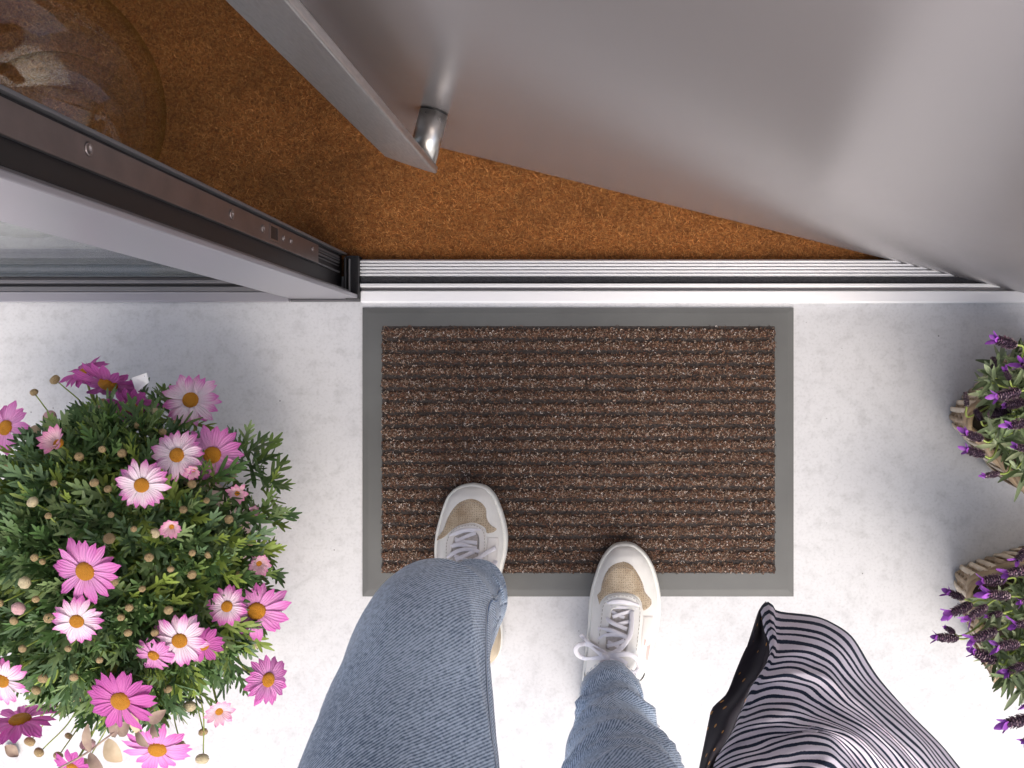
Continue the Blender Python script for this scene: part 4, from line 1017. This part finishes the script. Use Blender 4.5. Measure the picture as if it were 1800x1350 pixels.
for i, (px, py, dia, tx, ty, ta, pal, npet, opn, lift) in enumerate(fl):
    c = on_mound(px, py, lift+.014); rad = dia/2/(G*H/(H-c.z))
    td = Vector((tx, ty, 0)).normalized(); n = (Vector((0, 0, 1))*math.cos(ta)+td*math.sin(ta)).normalized()
    Rm = n.to_track_quat('Z', 'Y').to_matrix().to_4x4(); dr = rad*(.30 if opn < .3 else .34)
    h = bpy.data.objects.new('flower_head', DM); COL.objects.link(h); h.parent = dp
    h.matrix_basis = Matrix.Translation(c-off) @ Rm @ Matrix.Diagonal((dr, dr, dr*.75, 1))
    loc = []
    for k in range(npet):
        a = 2*math.pi*(k+random.uniform(-.28, .28))/npet; Lp = rad*random.uniform(.88, 1.08)*(1.0 if opn < .3 else 1.15)
        el = opn+random.uniform(-.10, .10)+(-.06 if k % 2 else .05)
        mt = Matrix.Rotation(a, 4, 'Z') @ Matrix.Translation((0, dr*.25/dr*dr, 0)) @ Matrix.Rotation(el, 4, 'X') @ Matrix.Rotation(random.uniform(-.2, .2), 4, 'Y') @ Matrix.Diagonal((Lp*random.uniform(.85, 1.2)*(1.25 if npet < 17 else 1.05), Lp, Lp, 1))
        mt = Matrix.Translation((0, 0, -.0008+.0006*(k % 2))) @ mt
        loc.append((Matrix.Diagonal((1/dr, 1/dr, 1/(dr*.75), 1)) @ mt, PM[pal][random.randrange(5)]))
    if i in singles:
        for mt, me in loc:
            o = bpy.data.objects.new('petal', me); COL.objects.link(o); o.parent = h; 
            o.matrix_parent_inverse = mt; o.matrix_basis = Matrix.Identity(4)
    else:
        V = []; F = []; U = []
        for mt, me in loc:
            b0 = len(V); V += [tuple(mt @ v.co) for v in me.vertices]; F += [tuple(q+b0 for q in p.vertices) for p in me.polygons]
            uu = {}; 
            for lp in me.loops: uu[lp.vertex_index] = tuple(me.uv_layers[0].data[lp.index].uv)
            U += [uu[q] for q in range(len(me.vertices))]
        o = obj('petals', V, F, M[pal], h, rel=False, uv=U); tag(o, kind='stuff')
    V, F = stem_to(c, n, .0015); obj('flower_stem', V, F, M['stem'], dp)
# buds
def bud_mesh(m):
    V = []; F = []; pr_ = [(.15, -.62), (.55, -.55), (.88, -.3), (1, .05), (.93, .38), (.7, .62), (.42, .72), (.2, .66), (.02, .60)]; seg = 14
    for i, (r, z) in enumerate(pr_):
        for k in range(seg):
            t = 2*math.pi*(k+.5*(i % 2))/seg; q = 1+.05*math.cos(k*math.pi); V.append((r*q*math.cos(t), r*q*math.sin(t), z))
    for i in range(len(pr_)-1):
        for k in range(seg): F.append((i*seg+k, i*seg+(k+1) % seg, (i+1)*seg+(k+1) % seg, (i+1)*seg+k))
    me = bpy.data.meshes.new('bud'); me.from_pydata(V, [], F); me.materials.append(M[m]); me.polygons.foreach_set('use_smooth', [True]*len(F)); me.update(); return me
BM = {k: bud_mesh(k) for k in ('bud', 'bud_white', 'bud_pink')}
buds = [(97, 668, 18, 0), (88, 734, 25, 2), (62, 758, 22, 1), (172, 723, 22, 1), (272, 724, 15, 1), (243, 748, 14, 0), (286, 760, 14, 0), (215, 797, 16, 0), (139, 803, 16, 0), (166, 849, 16, 0),
 (190, 860, 14, 0), (58, 883, 20, 1), (195, 905, 11, 0), (408, 835, 15, 0), (337, 851, 16, 0), (363, 880, 11, 0), (322, 896, 14, 0), (402, 913, 16, 0), (192, 947, 20, 0), (273, 937, 18, 1), (262, 980, 16, 0),
 (440, 952, 15, 0), (12, 821, 12, 0), (61, 980, 14, 0), (85, 907, 12, 0), (338, 972, 12, 0), (366, 975, 13, 0), (44, 1024, 22, 1), (75, 987, 12, 0), (200, 1023, 17, 0), (227, 1068, 14, 0), (337, 1010, 16, 0),
 (296, 1072, 16, 0), (213, 1085, 13, 0), (225, 1112, 14, 0), (33, 1069, 24, 2), (86, 1086, 18, 0), (25, 1091, 15, 0), (63, 1053, 13, 0), (272, 1112, 14, 0), (375, 1128, 16, 0), (448, 1133, 17, 1), (393, 1170, 14, 0),
 (76, 1192, 17, 0), (130, 1190, 15, 0), (64, 1213, 17, 0), (216, 1197, 15, 0), (295, 1211, 15, 0), (333, 1241, 22, 1), (357, 1286, 16, 0), (356, 1333, 23, 1), (53, 1303, 19, 0), (69, 1322, 18, 0), (103, 1328, 17, 0),
 (135, 1229, 14, 0), (307, 1243, 12, 0), (317, 1309, 17, 0), (110, 1254, 13, 0), (150, 1343, 26, 1), (155, 1308, 26, 2), (121, 1293, 13, 0), (0, 1060, 14, 0), (175, 1160, 12, 0), (60, 690, 14, 0), (180, 708, 16, 0), (310, 745, 15, 0), (120, 1140, 12, 0), (40, 1140, 14, 0), (250, 1035, 12, 0), (300, 1000, 12, 0), (180, 790, 13, 0), (95, 850, 12, 0), (235, 930, 11, 0), (420, 1010, 12, 0)]
for px, py, dia, kd in buds:
    c = on_mound(px, py, random.uniform(.018, .034)); rad = dia/2/(G*H/(H-c.z))
    out = Vector((c.x-dc.x, c.y-dc.y, 0)); n = (Vector((0, 0, 1))+out*6+Vector((random.gauss(0, .35), random.gauss(0, .35), 0))).normalized()
    o = bpy.data.objects.new('bud', BM[('bud', 'bud_white', 'bud_pink')[kd]]); COL.objects.link(o); o.parent = dp
    o.matrix_basis = Matrix.Translation(c-off) @ n.to_track_quat('Z', 'Y').to_matrix().to_4x4() @ Matrix.Diagonal((rad, rad, rad*1.1, 1))
    V, F = stem_to(c-n*rad*.5, n, .0009); obj('bud_stem', V, F, M['stem'], dp)

# plant label
q = on_mound(243, 668, .005); lz = .175
A = [P(232, 664, lz), P(258, 655, lz+.012), P(262, 672, lz+.010), P(240, 690, lz-.01)]
pt_ = empty('plant_label', tuple(q), 'small white printed plant label stuck behind the magenta daisies', 'label')
nrm = (A[1]-A[0]).cross(A[3]-A[0]).normalized(); A = [a for a in A]
V = [a for a in A]+[a-nrm*.0008 for a in A]
m = mat('label_card', (.82, .82, .84), .5)
o = obj('card', V, [(0, 1, 2, 3), (7, 6, 5, 4), (0, 4, 5, 1), (1, 5, 6, 2), (2, 6, 7, 3), (3, 7, 4, 0)], m, pt_, smooth=False)
mk = mat('label_print', (.22, .24, .36), .6); bars = []
sg = 1 if nrm.z > 0 else -1
for k in range(5):
    a0 = A[0]+(A[1]-A[0])*(.30+.13*k); b0 = A[3]+(A[2]-A[3])*(.30+.13*k); e0 = a0+(b0-a0)*.12; e1 = a0+(b0-a0)*(.55+.2*(k % 2)); s = (A[1]-A[0])*.03; u_ = Vector((0, 0, .0003))
    bars.append(([e0-s+u_, e0+s+u_, e1+s+u_, e1-s+u_], [(0, 1, 2, 3)]))
V, F = merge(bars); obj('print_lines', V, F, mk, pt_, smooth=False)
tube('stake', [A[3], A[3]+Vector((.004, -.012, -.035)), A[3]+Vector((.008, -.03, -.06))], .0016, m, pt_)

# dry twig with brown leaves lying over the lower edge of the plant
tw = empty('dry_twig', tuple(P(190, 1300, .0)), 'dry twig with brown and cream papery leaves across the bottom of the daisies', 'twig')
tz = .27
main = [P(95, 1355, tz-.02), P(150, 1325, tz), P(200, 1288, tz+.01), P(250, 1262, tz+.01), P(275, 1240, tz)]
tube('twig_stem', main, [.0012, .0012, .001, .0009, .0007], M['dry'], tw, sides=7)
def dryleaf(a, b, wd, m, curl=.25):
    a = Vector(a); b = Vector(b); d = b-a; L = d.length; d.normalize(); s = d.cross(Vector((0, 0, 1))).normalized(); V = []; F = []
    for i in range(9):
        f = i/8; w_ = wd*math.sin(math.pi*min(1, f*.92+.06))**.8
        for j in range(5):
            g = (j/4-.5)*2; V.append(a+d*L*f+s*w_*g+Vector((0, 0, .004*math.sin(f*3)+curl*w_*g*g)))
    for i in range(8):
        for j in range(4): F.append((i*5+j, i*5+j+1, (i+1)*5+j+1, (i+1)*5+j))
    o = obj('dry_leaf', V, F, m, tw); return o
for (ax, ay, bx, by, wd, mm) in ((158, 1322, 155, 1272, .0055, 'dry'), (157, 1324, 182, 1352, .007, 'dry'), (188, 1300, 215, 1338, .0105, 'dry_pale'), (200, 1296, 208, 1255, .006, 'dry'), (208, 1292, 228, 1268, .008, 'dry'),
                             (240, 1285, 262, 1312, .005, 'dry'), (243, 1290, 236, 1245, .0055, 'dry_pale'), (262, 1270, 292, 1248, .0065, 'dry'), (268, 1272, 278, 1296, .004, 'dry')):
    dryleaf(P(ax, ay, tz+.006), P(bx, by, tz+.012), wd, M[mm])
fa = empty('fallen_leaf', tuple(P(20, 1320, 0)), 'single brown fallen leaf on the concrete in the bottom left corner', 'leaf')
V = []; F = []
for i in range(7):
    f = i/6; w_ = .009*math.sin(math.pi*(f*.9+.05))
    for j in range(5):
        g = (j/4-.5)*2; V.append(P(9+23*f, 1311+18*f, .003+.003*g*g)+Vector((.6*g*w_, .8*g*w_, 0)))
for i in range(6):
    for j in range(4): F.append((i*5+j, i*5+j+1, (i+1)*5+j+1, (i+1)*5+j))
obj('leaf_blade', V, F, M['dry'], fa)

# ------------------------------------------------------------------ baskets of lavender on the right
def basket(corner_px, ang, wd, ln, hgt, label, rcorner=.018, flare=1.22):
    """woven rectangular basket; its left corner stands at corner_px; ang = direction of the upper side"""
    c0 = P(*corner_px, .0); ux = Vector((math.cos(ang), math.sin(ang), 0)); uy = Vector((ux.y, -ux.x, 0))   # ux along the upper wall, uy along the lower-left wall
    cen = c0+ux*ln/2+uy*wd/2
    e = empty('wicker_basket', tuple(cen), label, 'basket', 'wicker baskets of lavender')
    def per_pts(n, sc, z, wob=0.):
        pts = []; hx_, hy_ = ln/2, wd/2; r = rcorner
        segs = []
        for (sx, sy, a0) in ((1, 1, 0), (-1, 1, 90), (-1, -1, 180), (1, -1, 270)):
            for k in range(9):
                a = R(a0+90*k/8); segs.append((sx*(hx_-r)+r*math.cos(a), sy*(hy_-r)+r*math.sin(a)))
        segs.append(segs[0]); sg = np.array(segs); d = np.concatenate([[0], np.cumsum(np.hypot(*(sg[1:]-sg[:-1]).T))])
        s = np.linspace(0, d[-1], n, endpoint=False); X = np.interp(s, d, sg[:, 0]); Y = np.interp(s, d, sg[:, 1])
        return [(float(x)*sc, float(y)*sc) for x, y in zip(X, Y)], d[-1]
    nst = 46; rows = 7; dz = hgt/rows
    def lp(x, y, z, out=0.):
        r = math.hypot(x, y); return cen+ux*(x*(1+out/r))+uy*(y*(1+out/r))+Vector((0, 0, z))
    # weavers: one flat band per row, in front of and behind the stakes in turn
    for rw in range(rows):
        z = .004+dz*(rw+.5); sc = 1+(flare-1)*(z/hgt); pts, per_ = per_pts(nst*4, sc, z); V = []; F = []; n = len(pts)
        for i, (x, y) in enumerate(pts):
            o_ = .0020*math.cos(math.pi*(i/4+rw)); tl = .0007*math.sin(i*.7+rw)
            for (ho, hz) in ((.0008, -dz*.40), (.0026, 0), (.0008, dz*.40), (-.0016, dz*.40), (-.0016, -dz*.40)):
                V.append(lp(x, y, z+hz+tl, o_+ho))
        for i in range(n):
            for k in range(5): F.append((i*5+k, ((i+1) % n)*5+k, ((i+1) % n)*5+(k+1) % 5, i*5+(k+1) % 5))
        obj('woven_strand', V, F, M['wicker'], e)
    pb, _ = per_pts(nst, 1, 0); pt2, _ = per_pts(nst, flare, hgt)
    me0 = None
    for (x, y), (x2, y2) in zip(pb, pt2):
        q_ = (me0 or 0); me0 = q_+1; rr_ = math.hypot(x, y); aa = math.atan2(y, x)
        a_ = lp(x, y, .002, .0034+.0008*(q_ % 2)); m_ = lp((x+x2)/2, (y+y2)/2, hgt*.5, .0050+.0010*((q_*7) % 3)); b_ = lp(x2, y2, hgt+.004, .0022)
        V, F = tube_data([a_, m_, b_], .0036, sides=6, n=3, flat=.45, up=tuple((ux*math.cos(aa)+uy*math.sin(aa)))); obj('stake', V, F, M['wicker_pale'] if q_ % 4 else M['wicker'], e)
    # braided rim, two strands
    for ph in (0, 1):
        pts, _ = per_pts(nst*3, flare, hgt); V = []; F = []; n = len(pts); sd_ = 7
        for i, (x, y) in enumerate(pts):
            a = i*.42+ph*math.pi; c_ = lp(x, y, hgt+.006+.0032*math.sin(a), .0032*math.cos(a))
            nx_, ny_ = pts[(i+1) % n]; tdir = (lp(nx_, ny_, 0)-lp(x, y, 0)).normalized(); si = tdir.cross(Vector((0, 0, 1)))
            for k in range(sd_):
                t = 2*math.pi*k/sd_; V.append(c_+si*.0038*math.cos(t)+Vector((0, 0, .0038*math.sin(t))))
        for i in range(n):
            for k in range(sd_): F.append((i*sd_+k, ((i+1) % n)*sd_+k, ((i+1) % n)*sd_+(k+1) % sd_, i*sd_+(k+1) % sd_))
        obj('rim', V, F, M['wicker'], e)
    V = [lp(x*1.1, y*1.1, hgt*.72) for x, y in pb]+[cen+Vector((0, 0, hgt*.8))]; n = len(pb); F = [(i, (i+1) % n, n) for i in range(n)]
    obj('soil', V, F, M['soil'], e)
    V = [lp(x, y, .003) for x, y in pb]; obj('base', V, [tuple(range(n))], M['wicker'], e)
    return cen
bc1 = basket((1664, 728), R(42), .115, .16, .115, 'pale wicker basket holding the upper lavender, nearer the threshold')
bc2 = basket((1676, 1002), R(17), .12, .17, .105, 'tan wicker basket holding the lower lavender, at the bottom right')

def narrow_leaf(seed):
    rd = random.Random(seed); V = []; F = []
    b = rd.uniform(-.25, .1)
    for i, wf in enumerate((.03, .07, .085, .07, .02)):
        f = i/4
        for g in (-1, 0, 1): V.append((g*wf, f, b*f*f-.02*(g == 0)))
    for i in range(4):
        for j in range(2): F.append((i*3+j, i*3+j+1, (i+1)*3+j+1, (i+1)*3+j))
    return V, F
NL = [narrow_leaf(i) for i in range(4)]
def lavcol(rd):
    b = rd.choice([(.19, .24, .13), (.15, .20, .10), (.26, .31, .19), (.11, .15, .07), (.32, .36, .22)]); f = rd.uniform(.8, 1.2); return (b[0]*f, b[1]*f, b[2]*f)
NM = []
for k in range(10):
    V, F = NL[k % 4]; me = bpy.data.meshes.new('leaf'); me.from_pydata(V, [], F); me.materials.append(M['lav_leaf']); me.update()
    c = lavcol(random); a = me.color_attributes.new('tint', 'FLOAT_COLOR', 'POINT'); a.data.foreach_set('color', list((*c, 1))*len(V)); NM.append(me)
def spike_geo(seed, L, r, dark):
    rd = random.Random(seed); V = []; F = []; C = []
    rows = 10; seg = 9
    # core
    v, f = tube_data([(0, 0, 0), (0, 0, L*.3), (0, 0, L*.75), (0, 0, L)], [r*.5, r*.72, r*.66, r*.35], sides=8, n=2, up=(0, 1, 0))
    V += [tuple(x) for x in v]; F += f; C += [(.05, .03, .055)]*len(v)
    for i in range(rows):
        zc_ = L*(i+.4)/rows; rr = r*(.62+.42*math.sin(math.pi*min(1, (i+1.0)/rows*.85+.1)))
        for k in range(seg):
            a = 2*math.pi*(k+.5*(i % 2))/seg+rd.uniform(-.15, .15); o = Vector((math.cos(a), math.sin(a), 0)); t_ = Vector((-math.sin(a), math.cos(a), 0))
            b = o*rr*.62+Vector((0, 0, zc_)); tip = o*rr*rd.uniform(1.0, 1.25)+Vector((0, 0, zc_+L*.10)); w_ = r*.30
            n0 = len(V); V += [tuple(b-t_*w_), tuple(b+t_*w_), tuple(tip+t_*w_*.6), tuple(tip-t_*w_*.6), tuple((b+tip)/2+Vector((0, 0, L*.05))+o*r*.12)]
            F += [(n0, n0+1, n0+4), (n0+1, n0+2, n0+4), (n0+2, n0+3, n0+4), (n0+3, n0, n0+4)]
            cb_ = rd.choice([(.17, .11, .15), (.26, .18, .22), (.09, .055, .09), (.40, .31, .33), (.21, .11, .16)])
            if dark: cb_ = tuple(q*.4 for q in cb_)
            C += [cb_]*5
    return V, F, C
SP = []
for k in range(5):
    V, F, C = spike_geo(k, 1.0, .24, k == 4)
    me = bpy.data.meshes.new('flower_spike'); me.from_pydata(V, [], F); me.materials.append(M['lav_head']); me.update()
    a = me.color_attributes.new('tint', 'FLOAT_COLOR', 'POINT'); a.data.foreach_set('color', [x for c in C for x in (*c, 1)]); SP.append(me)
def bract_mesh(seed):
    rd = random.Random(seed); V = []; F = []
    for k in range(4):
        a = 2*math.pi*k/4+rd.uniform(-.4, .4); sp_ = rd.uniform(.35, .75); o = Vector((math.cos(a), math.sin(a), 0)); t_ = Vector((-math.sin(a), math.cos(a), 0)); L = rd.uniform(.42, .62)
        for i, wf in enumerate((.05, .13, .15, .12, .03)):
            f = i/4; c = o*(.04+L*f*math.sin(sp_)*(.6+.5*f))+Vector((0, 0, -.05+L*f*math.cos(sp_))); n0 = len(V)
            for g in (-1, 0, 1): V.append(tuple(c+t_*wf*g+o*.04*g*g+Vector((0, 0, rd.uniform(-.02, .02)))))
            if i:
                F += [(n0-3, n0-2, n0+1, n0), (n0-2, n0-1, n0+2, n0+1)]
    me = bpy.data.meshes.new('bract'); me.from_pydata(V, [], F); me.materials.append(M['bract']); me.polygons.foreach_set('use_smooth', [True]*len(F)); me.update(); return me
BR = [bract_mesh(i) for i in range(4)]
def lavender(cen, rootz, rx, ry, blob, spikes, label, nleaf, nshoot):
    e = empty('lavender_plant', (cen.x, cen.y, rootz), label, 'potted plant', 'lavender plants in wicker baskets'); off = Vector(e.location)
    items = []; stems = []
    for k in range(nshoot):
        px, py, z = blob(); p = P(px, py, z)
        out = Vector((p.x-cen.x, p.y-cen.y, 0)); d = (out*5+Vector((0, 0, 1))+Vector((random.gauss(0, .3), random.gauss(0, .3), 0))).normalized()
        stems.append(tube_data([Vector((cen.x+.3*(p.x-cen.x), cen.y+.3*(p.y-cen.y), rootz)), (p+Vector((cen.x, cen.y, rootz)))/2+Vector((0, 0, .02)), p], [.0017, .0014, .001], sides=5, n=3))
        s1 = d.orthogonal().normalized(); s2 = d.cross(s1)
        for j in range(random.randint(8, 12)):
            fr_ = j/11; a = j*1.57+random.uniform(-.3, .3)+(j//2)*.3; side = s1*math.cos(a)+s2*math.sin(a); op = .3+.8*fr_
            items.append((p-d*.045*fr_, (d*math.cos(op)+side*math.sin(op)).normalized(), d, random.uniform(.020, .040)))
    items.sort(key=lambda q: (q[0]+q[1]*q[3]).z, reverse=True)
    for i, (b, d, u, L) in enumerate(items[:nleaf]):
        o = bpy.data.objects.new('leaf', NM[i % len(NM)]); COL.objects.link(o); o.parent = e
        o.matrix_basis = Matrix.Translation(b-off) @ frame(d, u).to_4x4() @ Matrix.Diagonal((L, L, L, 1))
    if items[nleaf:]: tag(leaf_bulk(items[nleaf:], 'foliage', e, NL, M['lav_leaf'], lavcol), kind='stuff')
    V, F = merge(stems); tag(obj('shoots', V, F, M['stem'], e), kind='stuff')
    for (bx, by, tx, ty, z, kd) in spikes:      # base and tip of the spike
        a = P(bx, by, z); t_ = P(tx, ty, z+random.uniform(.0, .012)); d = (t_-a); L = d.length; d.normalize()
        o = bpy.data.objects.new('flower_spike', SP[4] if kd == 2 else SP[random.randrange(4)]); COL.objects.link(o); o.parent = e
        o.matrix_basis = Matrix.Translation(a-off) @ d.to_track_quat('Z', 'Y').to_matrix().to_4x4() @ Matrix.Rotation(random.uniform(0, 6), 4, 'Z') @ Matrix.Diagonal((L*.86, L*.86, L, 1))
        if kd != 2:
            b_ = bpy.data.objects.new('bract', BR[random.randrange(4)]); COL.objects.link(b_); b_.parent = o; b_.location = (0, 0, .96)
            sc_ = random.uniform(.8, 1.25) if kd == 0 else .5; b_.scale = (sc_, sc_, sc_)
        q = Vector((cen.x+.45*(a.x-cen.x), cen.y+.45*(a.y-cen.y), rootz))
        stv = tube_data([q, (q+a)/2+Vector((0, 0, .025)), a-d*.012+Vector((0, 0, -.002)), a+d*.004], [.0013, .0012, .0011, .0013], sides=6, n=5); obj('flower_stem', stv[0], stv[1], M['stem'], e)
def blob1():
    while True:
        px = random.uniform(1690, 1930); py = random.uniform(605, 870)
        if ((px-1830)/115)**2+((py-735)/128)**2 < 1 and py < 640+ (px-1690)*1.9 and py > 660-(px-1690)*.75+0: return px, py, random.uniform(.16, .27)
def blob2():
    while True:
        px = random.uniform(1725, 1960); py = random.uniform(945, 1245)
        if ((px-1850)/120)**2+((py-1100)/140)**2 < 1 and py > 1060-(px-1725)*.25: return px, py, random.uniform(.15, .27)
lavender(bc1, .09, .1, .1, blob1, [(1786, 607, 1752, 597, .29, 0), (1747, 655, 1746, 630, .25, 2), (1700, 715, 1697, 690, .24, 2), (1793, 688, 1752, 697, .29, 0), (1775, 668, 1768, 652, .27, 0), (1800, 706, 1768, 712, .26, 1),
    (1790, 730, 1752, 742, .27, 0) if False else (1775, 722, 1742, 728, .25, 2), (1806, 742, 1776, 748, .29, 0), (1727, 772, 1699, 762, .26, 0), (1730, 800, 1700, 791, .25, 0), (1757, 832, 1732, 836, .24, 0), (1725, 738, 1715, 722, .24, 2), (1812, 790, 1786, 785, .27, 0), (1822, 655, 1796, 640, .29, 0)],
    'lavender with a few purple spikes in the upper wicker basket', 150, 130)
lavender(bc2, .085, .1, .1, blob2, [(1806, 965, 1788, 985, .27, 0), (1812, 1000, 1772, 1008, .30, 0), (1768, 1018, 1728, 1022, .28, 0), (1776, 1048, 1737, 1044, .29, 0), (1694, 1052, 1668, 1041, .23, 0), (1708, 1062, 1672, 1078, .25, 0),
    (1735, 1065, 1704, 1086, .27, 0), (1762, 1078, 1736, 1084, .26, 1), (1678, 1112, 1662, 1103, .22, 1), (1684, 1122, 1647, 1120, .22, 0), (1752, 1108, 1712, 1124, .27, 0), (1792, 1132, 1754, 1136, .29, 0), (1752, 1162, 1712, 1146, .26, 0),
    (1802, 1168, 1772, 1180, .26, 0), (1818, 1262, 1770, 1272, .25, 0), (1815, 1095, 1785, 1098, .29, 0), (1820, 1050, 1795, 1058, .29, 0), (1822, 1290, 1800, 1302, .22, 0), (1822, 1212, 1806, 1240, .26, 0)],
    'lavender crowded with purple spikes in the lower wicker basket', 150, 130)
